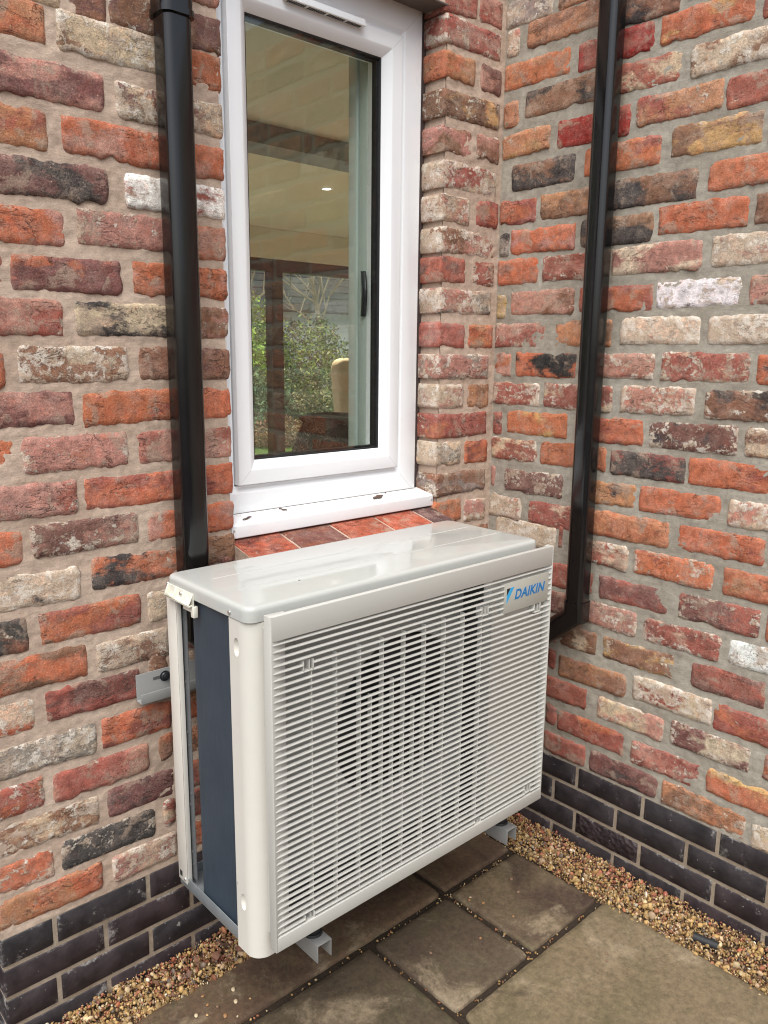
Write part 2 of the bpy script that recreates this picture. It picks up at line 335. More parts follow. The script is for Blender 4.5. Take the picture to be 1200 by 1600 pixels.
PIER_COURSES = [
(0.952,'-0.252 -0.140 0.957 O N .4 .1|-0.122 -0.024 0.946 P C .4 .4'),
(1.042,'-0.254 -0.029 1.042 B G .4 .3'),
(1.133,'-0.257 -0.148 1.135 C G .4 .5|-0.128 -0.024 1.132 O R .3 0'),
(1.220,'-0.254 -0.031 1.220 R O .3 .25'),
(1.306,'-0.254 -0.142 1.307 P C .5 .5|-0.123 -0.026 1.305 N B .4 .3'),
(1.394,'-0.253 -0.034 1.394 P G .4 .4'),
(1.484,'-0.250 -0.147 1.484 R P .4 .1|-0.125 -0.018 1.484 N O .5 0'),
(1.582,'-0.247 -0.030 1.582 P G .4 .5'),
(1.668,'-0.250 -0.149 1.669 R M .3 .1|-0.120 -0.021 1.668 R C .3 .4'),
(1.749,'-0.246 -0.022 1.749 B P .5 .5'),
(1.836,'-0.243 -0.141 1.835 P C .4 .5|-0.108 -0.013 1.836 R O .3 .1'),
(1.926,'-0.246 -0.022 1.926 R C .3 .5'),
(2.017,'-0.250 -0.139 2.016 B P .4 .2|-0.113 -0.018 2.018 B P .5 .3'),
(2.110,'-0.253 -0.022 2.110 B Y .3 .3'),
(2.204,'-0.250 -0.132 2.206 N O .4 0|-0.106 -0.018 2.203 M P .4 .2'),
(2.294,'-0.247 -0.024 2.294 R P .5 .35'),
(2.375,'-0.250 -0.131 2.370 R P .4 .2|-0.118 -0.022 2.379 P R .4 .2'),
]
RIGHT_COURSES = [
(0.232,'0.261 0.411 0.235 R P .4 .2|0.431 0.649 0.235 M D .4 .1|0.667 0.898 0.235 N B .4 .3|0.918 1.140 0.225 C Y .3 .6'),
(0.324,'0.259 0.303 0.330 R M .3 0|0.307 0.536 0.323 R O .3 .1|0.564 0.771 0.318 R P .45 .35|0.787 1.009 0.325 O Y .35 .15'),
(0.418,'0.258 0.405 0.418 R P .3 .1|0.444 0.653 0.413 P C .35 .35|0.677 0.894 0.420 M C .35 .4|0.926 0.979 0.420 P O .4 .1'),
(0.507,'0.259 0.288 0.509 R O .3 0|0.300 0.530 0.499 B N .4 .1|0.555 0.784 0.512 C R .45 .6|0.790 1.012 0.509 R O .3 .2'),
(0.602,'0.300 0.424 0.600 B C .35 .2|0.451 0.670 0.603 B Y .4 .3|0.722 0.912 0.604 R M .45 .2'),
(0.693,'0.339 0.548 0.693 P B .45 .4|0.571 0.788 0.690 R C .3 .4|0.813 1.035 0.695 W C .25 .3'),
(0.779,'0.343 0.403 0.778 R C .4 .3|0.425 0.637 0.778 M R .4 .15|0.668 0.880 0.782 R M .45 .3'),
(0.881,'0.032 0.262 0.887 C Y .3 .6|0.274 0.291 0.896 R P .3 .2|0.343 0.506 0.873 R C .4 .35|0.529 0.752 0.875 O R .3 .35|0.782 1.004 0.873 O N .3 .05'),
(0.960,'-0.002 0.127 0.957 P C .5 .5|0.158 0.374 0.958 R C .4 .3|0.386 0.623 0.962 N O .4 .05|0.651 0.873 0.965 O R .3 .05'),
(1.050,'-0.001 0.021 1.051 P R .3 .2|0.059 0.278 1.047 M D .3 .4|0.344 0.518 1.051 N D .2 .05|0.531 0.756 1.052 O P .4 .1|0.778 1.000 1.049 P C .5 .5'),
(1.141,'0.001 0.177 1.142 R C .35 .35|0.192 0.416 1.144 O N .2 0|0.433 0.653 1.141 D R .4 .1|0.666 0.888 1.142 O R .3 .1'),
(1.226,'0.004 0.042 1.219 R D .4 .1|0.061 0.282 1.227 O Y .35 .15|0.351 0.526 1.227 O R .3 .2|0.544 0.781 1.228 M D .4 .4|0.802 1.024 1.228 B C .4 .4'),
(1.316,'0.002 0.178 1.313 R C .35 .45|0.197 0.424 1.313 R C .35 .4|0.455 0.665 1.316 P C .35 .5|0.693 0.915 1.316 B D .35 .35'),
(1.402,'0.001 0.066 1.399 P O .4 .15|0.086 0.302 1.402 O K .45 .15|0.314 0.543 1.403 P R .4 .4|0.566 0.793 1.405 R C .45 .35|0.813 1.035 1.403 O D .4 0'),
(1.493,'0.000 0.192 1.489 R P .5 .3|0.226 0.409 1.492 N B .4 .1|0.439 0.663 1.496 C P .35 .6|0.683 0.905 1.496 P C .5 .6'),
(1.582,'0.002 0.040 1.574 Y C .4 .3|0.057 0.282 1.582 B P .5 .25|0.356 0.526 1.581 R O .5 .05|0.536 0.752 1.586 W C .12 .3|0.777 0.999 1.587 P O .5 .3'),
(1.677,'0.003 0.152 1.674 O P .3 0|0.170 0.386 1.674 R P .3 .3|0.398 0.648 1.678 P C .45 .25|0.677 0.899 1.681 C P .4 .5'),
(1.761,'0.007 0.042 1.755 G D .4 .2|0.048 0.273 1.757 O P .4 .05|0.295 0.511 1.758 D B .4 0|0.527 0.755 1.769 O D .12 0|0.774 0.996 1.767 B R .3 .1'),
(1.848,'0.009 0.136 1.843 R O .5 .1|0.152 0.368 1.845 B N .4 .2|0.380 0.623 1.848 D B .5 .1|0.651 0.873 1.856 O P .4 .05'),
(1.943,'0.044 0.261 1.939 D B .4 .1|0.294 0.517 1.944 O R .3 0|0.550 0.771 1.951 B Y .55 .2'),
(2.034,'0.007 0.172 2.031 N Y .4 .25|0.198 0.424 2.030 S R .2 0|0.443 0.669 2.041 N R .5 .25|0.680 0.902 2.035 R O .3 .1'),
(2.127,'0.006 0.059 2.118 N Y .4 .2|0.082 0.349 2.132 B D .45 .15|0.361 0.561 2.130 R C .35 .2|0.583 0.805 2.127 B C .5 .5'),
(2.213,'0.010 0.230 2.218 O N .3 0|0.256 0.478 2.214 R S .5 0|0.497 0.725 2.216 O Y .25 .05|0.745 0.794 2.206 R O .3 .1'),
(2.303,'0.008 0.054 2.308 C P .5 .5|0.080 0.351 2.312 N B .5 .1|0.363 0.539 2.288 D B .4 .1'),
(2.382,'0.003 0.163 2.382 G C .5 .5'),
]
PLINTH_LEFT = [(-0.061, [(-1.479, -1.337), (-1.323, -1.111), (-1.098, -1.016)]), (0.004, [(-1.55, -1.447), (-1.435, -1.224), (-1.207, -1.034)]), (0.081, [(-1.549, -1.335), (-1.322, -1.11), (-1.099, -1.043)]), (0.163, [(-1.554, -1.448), (-1.436, -1.224), (-1.21, -1.125)])]
PLINTH_RIGHT = [(-0.05, [(0.182, 0.299), (0.304, 0.518), (0.523, 0.622), (0.627, 0.741), (0.757, 0.938), (0.946, 0.986)]), (0.011, [(0.209, 0.395), (0.4, 0.61), (0.619, 0.838), (0.846, 0.979)]), (0.085, [(0.205, 0.307), (0.317, 0.526), (0.533, 0.751), (0.758, 0.969)]), (0.158, [(0.24, 0.38), (0.39, 0.601), (0.61, 0.826), (0.833, 0.965)])]
# ------------------------------------------------------------------ walls
from mathutils import noise as mnoise
def brick_mesh(name, w, h, seed, depth=.05, jag=.0026, proud=.005, res=.0085, rough=.0016, rc=.009):
    r = random.Random(seed); o = r.random() * 100
    nx = max(4, int(w / res * 1.15)); nz = max(4, int(h / res))
    def axis(n, L):
        e = min(.0030, L * .12); a = [-L / 2, -L / 2 + e]
        m = n - 2
        a += [-L / 2 + e + (L - 2 * e) * k / m for k in range(1, m)]
        return a + [L / 2 - e, L / 2]
    xs = axis(nx, w); zs = axis(nz, h); NX, NZ = len(xs), len(zs)
    rad = [rc * r.uniform(.4, 1.7) for _ in range(4)]
    dip = [(r.uniform(-w / 2, w / 2), r.choice((-1, 1)) * h / 2, r.uniform(.008, .022), r.uniform(.002, .007)) for _ in range(r.choice((0, 1, 1, 2, 3)))] if jag > .001 else []
    tilt = r.uniform(-.0018, .0018) if jag > .001 else 0; wob = r.uniform(-1, 1)
    vs = []
    for z in zs:
        for x in xs:
            s, t = 2 * x / w, 2 * z / h
            px, pz = x, z
            k = (0 if s < 0 else 1) + (0 if t < 0 else 2); R = min(rad[k], h * .45, w * .45)
            cx, cz = abs(x) - (w / 2 - R), abs(z) - (h / 2 - R)
            if cx > 0 and cz > 0:
                m = max(cx, cz) / math.hypot(cx, cz)
                px = math.copysign(w / 2 - R + cx * m, x); pz = math.copysign(h / 2 - R + cz * m, z)
            ez, ex = abs(t) ** 6, abs(s) ** (6 * w / h)
            nz_ = mnoise.noise(Vector((x * 38, t * 1.5 + o, o))) * 1.0 + mnoise.noise(Vector((x * 120, t * 2 + o, o + 5))) * 1.1
            nx_ = mnoise.noise(Vector((s * 1.5 + o, z * 45, o + 9))) + mnoise.noise(Vector((s * 2 + o, z * 140, o + 7))) * .7
            pz += ez * nz_ * jag * 1.15; px += ex * nx_ * jag * 1.2
            for dx, dz, dw, dd in dip:
                if abs(z - dz) < h * .3 and abs(x - dx) < dw:
                    pz += -math.copysign(1, dz) * dd * (1 - (abs(x - dx) / dw) ** 2) * ez
            pz += wob * .0018 * math.sin(s * 2.2 + o) if jag > .001 else 0
            y = -proud + tilt * s
            y += rough * (mnoise.noise(Vector((x * 16, o, z * 24))) * 1.1 + mnoise.noise(Vector((x * 55, o + 3, z * 70))) * .85)
            dmin = min(w / 2 - abs(x), h / 2 - abs(z))
            if jag > .0009: y += (proud + .0018) * (1.0 if dmin < .001 else (.16 if dmin < .0045 else 0)) * (.8 + .5 * mnoise.noise(Vector((x * 45, o, z * 45 + 3))))
            elif dmin < .001: y += min(.0030, proud * .7)
            vs.append((px, y, pz))
    fs = [(j * NX + i, j * NX + i + 1, (j + 1) * NX + i + 1, (j + 1) * NX + i) for j in range(NZ - 1) for i in range(NX - 1)]
    loop = [i for i in range(NX)] + [j * NX + NX - 1 for j in range(1, NZ)] + [(NZ - 1) * NX + i for i in range(NX - 2, -1, -1)] + [j * NX for j in range(NZ - 2, 0, -1)]
    prev = loop
    for d in ((depth * .45, depth) if depth > .07 else (depth,)):
        st = len(vs)
        for q in loop:
            x, y, z = vs[q]; vs.append((x + (mnoise.noise(Vector((z * 60, d * 40, o))) * rough), d, z))
        new = list(range(st, st + len(loop)))
        for a in range(len(loop)):
            b = (a + 1) % len(loop); fs.append((prev[b], prev[a], new[a], new[b]))
        prev = new
    me = bpy.data.meshes.new(name); me.from_pydata(vs, [], fs)
    me.polygons.foreach_set('use_smooth', [True] * len(me.polygons)); me.update()
    return me
_seed = [100]
def lay_brick(parent, u0, u1, z, h, code, depth=.05, name='brick'):
    _seed[0] += 1; r = random.Random(_seed[0])
    c = code.split(); w = u1 - u0 + (.005 if u1 - u0 > .06 else 0)
    jag = r.choice((.0020, .0026, .0034))
    me = brick_mesh(name, w, h, _seed[0], depth, jag, r.uniform(.0024, .0048), rough=r.choice((.0008, .0010, .0013, .0019)))
    me.materials.append(M_BRICK)
    o = bpy.data.objects.new(name, me); COL.objects.link(o); o.parent = parent
    o.location = ((u0 + u1) / 2, 0, z); o.rotation_euler = (0, r.uniform(-.006, .006), 0)
    j = lambda p: tuple(max(.004, x * k * r.uniform(.95, 1.05)) for x, k in zip(PAL[p], (r.uniform(.9, 1.12),) * 3))
    o.color = (*j(c[0]), 1); o['tone_b'] = list(j(c[1])); o['mix_b'] = float(c[2]); o['lime'] = float(c[3])
    return o
RANDOM_CODES = ['O R .4 .1', 'R O .4 .15', 'P O .4 .3', 'M R .5 .15', 'B C .4 .3', 'O N .4 .05', 'C P .45 .5', 'R P .4 .2', 'N B .4 .1', 'D M .4 .15', 'R M .5 .1', 'P C .4 .4', 'B D .4 .1', 'O P .4 .1']
def fill(spans, lo, hi, length=.222, joint=.018):
    """bricks to lay in the gaps of one course, so that a course is bricked from lo to hi"""
    out = []; edges = [lo - joint] + [e for s in spans for e in s] + [hi + joint]
    for a, b in zip(edges[0::2], edges[1::2]):
        a += joint; b -= joint
        if b - a < .035: continue
        n = max(1, round((b - a + joint) / (length + joint)))
        if b - a > .30 and n == 1: n = 2
        p = (b - a + joint) / n
        out += [(a + k * p, a + k * p + p - joint) for k in range(n)]
    return out
def lay_course(parent, z, bricks, lo, hi, h, depth_left=None):
    rows = []
    for b in bricks.split('|') if bricks else []:
        q = b.split(); rows.append((float(q[0]), float(q[1]), float(q[2]), ' '.join(q[3:])))
    rows.sort()
    for (a, b) in fill([(r[0], r[1]) for r in rows], lo, hi):
        rows.append((a, b, z + rnd.uniform(-.002, .002), rnd.choice(RANDOM_CODES)))
    for (a, b, zz, code) in sorted(rows):
        if abs(a) < .012 and a > -.1: a = .003
        if parent is wall_l and abs(a - WX1) < .02: a = WX1 - .0045
        if parent is wall_l and abs(b - WX0) < .02: b = WX0 + .003
        lay_brick(parent, a, b, zz, h + rnd.uniform(-.003, .003), code, depth=.105 if depth_left and any(abs(a - d) < .02 or abs(b - d) < .02 for d in depth_left) else .045)

def mortar_sheet(name, mat, parent, u0, u1, z0, z1, hole=None, res=.0052, amp=.0017):
    nu = int((u1 - u0) / res); nz = int((z1 - z0) / res)
    us = np.linspace(u0, u1, nu + 1); zs = np.linspace(z0, z1, nz + 1)
    if hole:
        for k, val in ((0, hole[0]), (0, hole[1])): us[np.abs(us - val).argmin()] = val
        for val in (hole[2], hole[3]):
            if z0 < val < z1: zs[np.abs(zs - val).argmin()] = val
    vs = [(u, -.0008 + amp * (mnoise.noise(Vector((u * 23, 0, z * 42))) + .8 * mnoise.noise(Vector((u * 75, 5, z * 110)))), z) for z in zs for u in us]
    fs = []
    for j in range(nz):
        for i in range(nu):
            if hole:
                cu, cz = (us[i] + us[i + 1]) / 2, (zs[j] + zs[j + 1]) / 2
                if hole[0] < cu < hole[1] and hole[2] < cz < hole[3]: continue
            a = j * (nu + 1) + i; fs.append((a, a + 1, a + nu + 2, a + nu + 1))
    me = bpy.data.meshes.new(name); me.from_pydata(vs, [], fs); me.polygons.foreach_set('use_smooth', [True] * len(me.polygons)); me.update()
    me.materials.append(mat); o = bpy.data.objects.new(name, me); COL.objects.link(o); o.parent = parent; return o

PT = .1968    # top of the plinth
PITCH = .0893
wall_l = thing('brick_wall', 'reclaimed brick wall with brown mortar holding the white window and a black downpipe', 'wall')
wall_r = thing('brick_wall', 'reclaimed brick wall with grey mortar at right angles to the window wall, black downpipe only', 'wall')
wall_r.rotation_euler = (0, 0, -math.pi / 2)
WX0, WX1, WZ0, WZ1 = -.957, -.250, .955, 2.350
mortar_sheet('mortar', M_MORT_L, wall_l, -1.553, .012, PT - .004, 2.70, hole=(WX0 - .004, WX1 + .004, WZ0 - .012, WZ1))
mortar_sheet('mortar', M_MORT_R, wall_r, -.002, 2.6, PT - .004, 2.70, res=.0062)
b = MB()
b.box(-1.5535, WX0 - .004, .004, .2, -.3, 2.7).box(WX1 + .004, .15, .004, .2, -.3, 2.7).box(WX0 - .004, WX1 + .004, .004, .2, -.3, WZ0 - .013).box(WX0 - .004, WX1 + .004, .004, .2, WZ1 + .002, 2.7)
obj('wall_core', b, M_MORT_L, wall_l)
b = MB().box(-.19, 2.6, .006, .25, -.3, 2.7); obj('wall_core', b, M_MORT_R, wall_r)
b = MB().box(WX0 - .004, WX1 + .004, -.004, .10, WZ1 - .004, WZ1 + .0015); obj('lintel_soffit', b, M_LINTEL, wall_l, bevel=.001)
# plinth beds
for par, lo, hi in ((wall_l, -1.553, .01), (wall_r, 0, 2.6)):
    bb = MB().box(lo, hi, -.0012, .05, -.3, PT - .003); obj('plinth_mortar', bb, M_MORT_P, par)
def lay_plinth(parent, lo, hi, starts, depth_left=None):
    for k in range(4):
        z = PT - .0375 - .075 * k; st = starts[k % 2]; joints = [st + .2223 * q for q in range(-12, 14)]
        joints = [j_ for j_ in joints if lo + .05 < j_ < hi - .03]
        ed = [lo] + joints + [hi]
        for a, b_ in zip(ed[:-1], ed[1:]):
            _seed[0] += 1
            aa = a + (.0052 if a != lo else 0); bb_ = b_ - (.0052 if b_ != hi else 0)
            me = brick_mesh('plinth_brick', bb_ - aa, .0655, _seed[0], .105 if depth_left and a == lo else .04, .0005, .0036, .016, .0002, .0016)
            me.materials.append(M_PLINTH); o = bpy.data.objects.new('plinth_brick', me); COL.objects.link(o); o.parent = parent; o.location = ((aa + bb_) / 2, 0, z)
            o['rough_face'] = 0.0
            if parent is wall_r and k == 2 and .39 < aa < .43: o['rough_face'] = 1.0; o['label'] = 'rough chipped shiny black plinth brick'
lay_plinth(wall_l, -1.556, 0, (-1.442, -1.329), True)
lay_plinth(wall_r, .002, 1.9, (.3895, .306))
BH = .0728
for z, t in LEFT_COURSES:
    if z < .93: lay_course(wall_l, z, t, -1.556, -.004, BH, (-1.556,))
    elif z < 1.0:
        p = [x for zz, x in PIER_COURSES if abs(zz - z) < .02][0]
        lay_course(wall_l, z, t, -1.556, WX0, BH, (-1.556, WX0)); lay_course(wall_l, .952, p, WX1, -.004, BH, (WX1,))
    else: lay_course(wall_l, z, t, -1.556, WX0, BH, (-1.556, WX0))
for z, t in PIER_COURSES[1:]: lay_course(wall_l, z, t, WX1, -.004, BH, (WX1,))
for z in (2.19, 2.28, 2.37): lay_course(wall_l, z, '', -1.556, WX0, BH, (-1.556, WX0))
for z in (2.46, 2.55): lay_course(wall_l, z, '', -1.556, -.004, BH)
for z, t in RIGHT_COURSES: lay_course(wall_r, z, t, .004, 1.98, BH)
for z in (2.472, 2.562): lay_course(wall_r, z, '', .004, 1.3, BH)
# sloping red sill tiles under the window
for k in range(5):
    x0 = (-.9535, -.8035, -.6425, -.4825, -.3315)[k]; x1 = (-.8115, -.6505, -.4905, -.3395, -.2545)[k]
    me = brick_mesh('sill_tile', x1 - x0, .125, 900 + k, .045, .0008, .0015, .02, .0004, .004)
    o = bpy.data.objects.new('sill_tile', me); COL.objects.link(o); o.parent = wall_l; me.materials.append(M_BRICK)
    o.location = ((x0 + x1) / 2, -.022, .966); o.rotation_euler = (math.radians(-76), 0, 0)
    o.color = (*(.36, .088, .048), 1) if k in (0, 2, 3) else ((.15, .055, .045, 1) if k == 1 else (.085, .045, .045, 1))
    o['tone_b'] = [(.20, .045, .03), (.20, .07, .045), (.30, .075, .04), (.26, .055, .03), (.10, .04, .04)][k]; o['mix_b'] = .45; o['lime'] = 0.02
b = MB(); vs = [(WX0 + .002, -.080, .930), (WX1 - .002, -.080, .930), (WX1 - .002, .05, .930), (WX0 + .002, .05, .930), (WX0 + .002, -.080, .9503), (WX1 - .002, -.080, .9503), (WX1 - .002, .05, .9825), (WX0 + .002, .05, .9825)]
b.add(vs, [(0, 3, 2, 1), (4, 5, 6, 7), (0, 1, 5, 4), (1, 2, 6, 5), (2, 3, 7, 6), (3, 0, 4, 7)]); obj('sill_bedding', b, M_MORT_L, wall_l)
# ------------------------------------------------------------------ ground, paving, gravel
b = MB().box(-60, 60, -60, 60, -.6, -.112); tag(obj('ground', b, M_SOIL), kind='structure')
pav = bpy.data.objects.new('paving', None); COL.objects.link(pav); pav['kind'] = 'structure'
b = MB().box(-6, -.150, -7, -.110, -.110, -.0805); obj('bedding', b, M_SOIL, pav)
def slab(x0, x1, y0, y1, ca, cb):
    _seed[0] += 1; w, h = x1 - x0, y1 - y0
    me = brick_mesh('slab', w, h, _seed[0], .03, .0010, .004, max(.012, min(w, h) / 40), .0014, .012)
    me.materials.append(M_SLAB); o = bpy.data.objects.new('slab', me); COL.objects.link(o); o.parent = pav
    o.location = ((x0 + x1) / 2, (y0 + y1) / 2, GZ - .004); o.rotation_euler = (math.radians(-90) + rnd.uniform(-.004, .004), rnd.uniform(-.004, .004), 0)
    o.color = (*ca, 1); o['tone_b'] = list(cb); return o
BR, GN, PU, TN = (.110, .072, .048), (.130, .107, .068), (.056, .036, .029), (.160, .124, .084)  # PU: dark reddish stone, darkened further for the shade under the unit
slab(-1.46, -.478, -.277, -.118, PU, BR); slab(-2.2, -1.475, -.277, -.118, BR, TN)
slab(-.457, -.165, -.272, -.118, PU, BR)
slab(-.750, -.478, -.586, -.300, (.092, .072, .052), (.070, .050, .038)); slab(-.456, -.168, -.584, -.296, TN, PU)  # first slab: both tones darkened to carry the unit's shade
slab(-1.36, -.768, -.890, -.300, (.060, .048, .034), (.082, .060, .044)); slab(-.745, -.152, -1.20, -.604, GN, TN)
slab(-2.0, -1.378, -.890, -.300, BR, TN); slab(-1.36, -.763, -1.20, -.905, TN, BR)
for i, x in enumerate((-4.0, -3.37, -2.74, -2.11, -1.48)):
    for j in range(4): slab(x + .01, x + .61, -1.83 - .62 * j, -1.23 - .62 * j, rnd.choice((BR, GN, TN)), rnd.choice((TN, BR, PU)))
for j in range(4): slab(-.85, -.155, -1.83 - .62 * j, -1.23 - .62 * j, GN, BR)
for x in (-2.65, -3.3): slab(x, x + .62, -1.2, -.59, TN, BR); slab(x, x + .62, -.57, -.118, BR, PU)

M_GRIT = plain('golden grit', (.085, .050, .024), .95, var=.6, vscale=60)
def pebbles():
    """loose golden gravel in the strips along both walls, brick chips against the walls"""
    bm = bmesh.new(); bmesh.ops.create_icosphere(bm, subdivisions=1, radius=1); bv = np.array([v.co[:] for v in bm.verts]); bf = np.array([[v.index for v in f.verts] for f in bm.faces]); bm.free()
    bm = bmesh.new(); bmesh.ops.create_icosphere(bm, subdivisions=2, radius=1); cv = np.array([v.co[:] for v in bm.verts]); cf = np.array([[v.index for v in f.verts] for f in bm.faces]); bm.free()
    g = np.random.default_rng(5); V = []; F = []; C = []; o = 0
    pal = np.array([(.36, .225, .085), (.44, .29, .125), (.28, .16, .062), (.50, .38, .22), (.20, .10, .05), (.30, .12, .06), (.44, .30, .18), (.16, .12, .09), (.60, .52, .40), (.10, .075, .06)])
    pw = np.array([.22, .18, .15, .08, .10, .10, .09, .05, .02, .01])
    red = np.array([(.33, .10, .055), (.26, .08, .05), (.38, .15, .09), (.22, .09, .06), (.30, .13, .09)])
    def put(x, y, z, s, col):
        nonlocal o
        q = Euler(g.uniform(0, 6.28, 3)).to_matrix(); q = np.array(q)
        ax = np.array([1, g.uniform(.6, .95), g.uniform(.35, .65)]) * s
        v_, f_i = (bv, bf) if s < .0062 else (cv, cf)
        p = (v_ * (1 + g.uniform(-.15, .15, (len(v_), 1)) * (1 if s < .0062 else .4))) * ax; p = p @ q.T + (x, y, z)
        V.append(p); F.append(f_i + o); o += len(v_); C.append(np.tile((*(col * g.uniform(.5, 1.2)), 1), (len(v_), 1)))
    for strip, n in ((0, 13000), (1, 9500)):
        for k in range(n):
            if strip == 0: x = -g.uniform(.004, .172); y = -g.uniform(.0, 1.62); d = -x
            else: x = -g.uniform(.16, 1.62); y = -g.uniform(.004, .130); d = -y
            s = min(.0115, g.lognormal(math.log(.0036), .42)); edge = max(0, (d - .135) / .035)
            if edge > 0 and g.random() < edge * .8: continue
            hz = -.078 + .014 * (1 - d / .17) + .004 * math.sin(x * 23 + y * 31)
            nr = d < .075 + .02 * math.sin(9 * (x + y)) and g.random() < (.36 if (strip == 0 and y > -.62) or (strip == 1 and x > -1.25) else .12)
            col = red[g.integers(len(red))] if nr else pal[g.choice(len(pal), p=pw)]
            put(x, y, hz + g.uniform(-.006, .006), s * (.8 if nr else 1), col)
    for (ax, ay, bx, by, n) in ((-.466, -.29, -.466, -.59, 40), (-.76, -.29, -.18, -.287, 46), (-.76, -.595, -.17, -.594, 40), (-1.35, -.288, -.77, -.288, 26), (-.759, -.3, -.759, -.59, 16)):
        for k in range(n):
            t = g.random(); put(ax + (bx - ax) * t + g.uniform(-.006, .006), ay + (by - ay) * t + g.uniform(-.006, .006), -.077, g.uniform(.0022, .0048), pal[g.choice(len(pal), p=pw)])
    me = bpy.data.meshes.new('gravel'); V = np.concatenate(V); F = np.concatenate(F); C = np.concatenate(C)
    me.from_pydata(V.tolist(), [], F.tolist()); a = me.color_attributes.new('tint', 'FLOAT_COLOR', 'POINT'); a.data.foreach_set('color', C.ravel())
    me.polygons.foreach_set('use_smooth', [True] * len(me.polygons)); me.update()
    me.materials.append(M_PEBBLE); ob = bpy.data.objects.new('gravel', me); COL.objects.link(ob); ob['kind'] = 'stuff'; ob['label'] = 'golden gravel and red brick chips filling the strips along both walls'
    b = MB().box(-.175, .0, -7, .0, -.111, -.084).box(-6, -.1745, -.130, .0, -.111, -.0843); tag(obj('gravel_bed', b, M_GRIT), kind='structure')
pebbles()
# loose stones lying on the slabs
sp = [(-1.21, -.20), (-1.19, -.215), (-1.175, -.19), (-1.16, -.21), (-1.235, -.232), (-1.20, -.25), (-1.16, -.245), (-1.14, -.265), (-1.12, -.225), (-1.105, -.19), (-1.09, -.24), (-1.17, -.16), (-.42, -.385), (-.335, -.33), (-.40, -.475), (-.31, -.42), (-.28, -.37), (-.44, -.35), (-.53, -.47), (-.665, -.42), (-.33, -.72), (-.35, -.735), (-.43, -.345)]
for i, (x, y) in enumerate(sp):
    b = MB(); s = rnd.uniform(.003, .0062)
    bm = bmesh.new(); bmesh.ops.create_icosphere(bm, subdivisions=2, radius=s)
    for v in bm.verts: v.co = Vector((v.co.x * 1.1, v.co.y * .8, v.co.z * .55)) * (1 + rnd.uniform(-.08, .08))
    me = bpy.data.meshes.new('pebble'); bm.to_mesh(me); bm.free()
    c = rnd.choice(((.40, .25, .11), (.30, .16, .07), (.5, .4, .26), (.2, .12, .08)))
    a = me.color_attributes.new('tint', 'FLOAT_COLOR', 'POINT'); a.data.foreach_set('color', list((*c, 1)) * len(me.vertices))
    o = obj('pebble', me, M_PEBBLE, smooth=True, loc=(x, y, GZ + .002)); o.rotation_euler = (0, 0, rnd.uniform(0, 6))
    tag(o, 'tiny loose pebble lying on a paving slab', 'pebble', 'loose pebbles on the slabs')
# black pipe offcut half buried in the gravel
t = NT('x'); bpy.data.materials.remove(t.m)
b = MB(); rr = []
for r0 in (.0115, .0085):
    pass
n = 18; A, B_ = Vector((-.108, -.842, -.064)), Vector((-.098, -.902, -.062)); d = (B_ - A).normalized(); e1 = d.orthogonal().normalized(); e2 = d.cross(e1)
ring = lambda P, r: [tuple(P + (e1 * math.cos(6.2832 * k / n) + e2 * math.sin(6.2832 * k / n)) * r) for k in range(n)]
b.sweep([ring(A, .0115), ring(B_, .0115), ring(B_, .0085), ring(A, .0085)], close=True)
tag(obj('pipe_offcut', b, M_RUBBER, smooth=True), 'short black plastic pipe offcut lying in the gravel', 'pipe offcut')
# ------------------------------------------------------------------ window
def ring_frame(name, x0, x1, z0, z1, prof, mat, parent, bevel=.0012):
    """mitred rectangular frame; prof = (inset, y) outline"""
    b = MB(); rings = []
    for sx, sz in ((0, 0), (1, 0), (1, 1), (0, 1)):
        rings.append([((x1 - i) if sx else (x0 + i), y, (z1 - i) if sz else (z0 + i)) for i, y in prof])
    b.sweep(rings, close=True)
    return obj(name, b, mat, parent, bevel=bevel)
win = thing('casement_window', 'white plastic casement window with a trickle vent above the outdoor unit', 'window', (0, 0, 0))
FX0, FX1, FZ0, FZ1 = -.978, -.2700, 1.017, 2.347
ring_frame('frame', FX0, FX1, FZ0, FZ1, [(0, .145), (0, .072), (.062, .072), (.072, .081), (.0795, .081), (.0795, .145)], M_UPVC, win)
SX0, SX1, SZ0, SZ1 = -.8945, -.3485, 1.1005, 2.2635
ring_frame('sash', SX0, SX1, SZ0, SZ1, [(0, .140), (0, .0655), (.003, .0645), (.036, .0645), (.0415, .068), (.0585, .083), (.0600, .086), (.0600, .140)], M_UPVC, win)
ring_frame('gasket', SX0 + .0575, SX1 - .0575, SZ0 + .0575, SZ1 - .0575, [(0, .1015), (0, .0845), (.0050, .0862), (.0062, .0895), (.0062, .1015)], M_GASKET, win, bevel=0)
ring_frame('spacer_bar', SX0 + .061, SX1 - .061, SZ0 + .061, SZ1 - .061, [(0, .112), (0, .0955), (.0075, .0955), (.0075, .112)], M_GASKET, win, bevel=0)
b = MB().box(SX0 + .0605, SX1 - .0605, .0905, .0945, SZ0 + .0605, SZ1 - .0605); obj('pane', b, M_GLASS, win)
# welded mitres of frame and sash
M_WELD = plain('weld seam', (.62, .63, .64), .5)
for (x0, x1, z0, z1, w_, y_, nm_) in ((FX0, FX1, FZ0, FZ1, .061, .0719, 'frame_weld'), (SX0, SX1, SZ0, SZ1, .035, .0644, 'sash_weld')):
    for cx, sx in ((x0, 1), (x1, -1)):
        for cz, sz in ((z0, 1), (z1, -1)):
            M = Matrix.Translation((cx + sx * w_ / 2, y_, cz + sz * w_ / 2)) @ Matrix.Rotation(-math.radians(45) * sx * sz, 4, 'Y')
            obj(nm_, MB().box(-w_ * .70, w_ * .70, -.00015, .0006, -.0005, .0005, M), M_WELD, win)
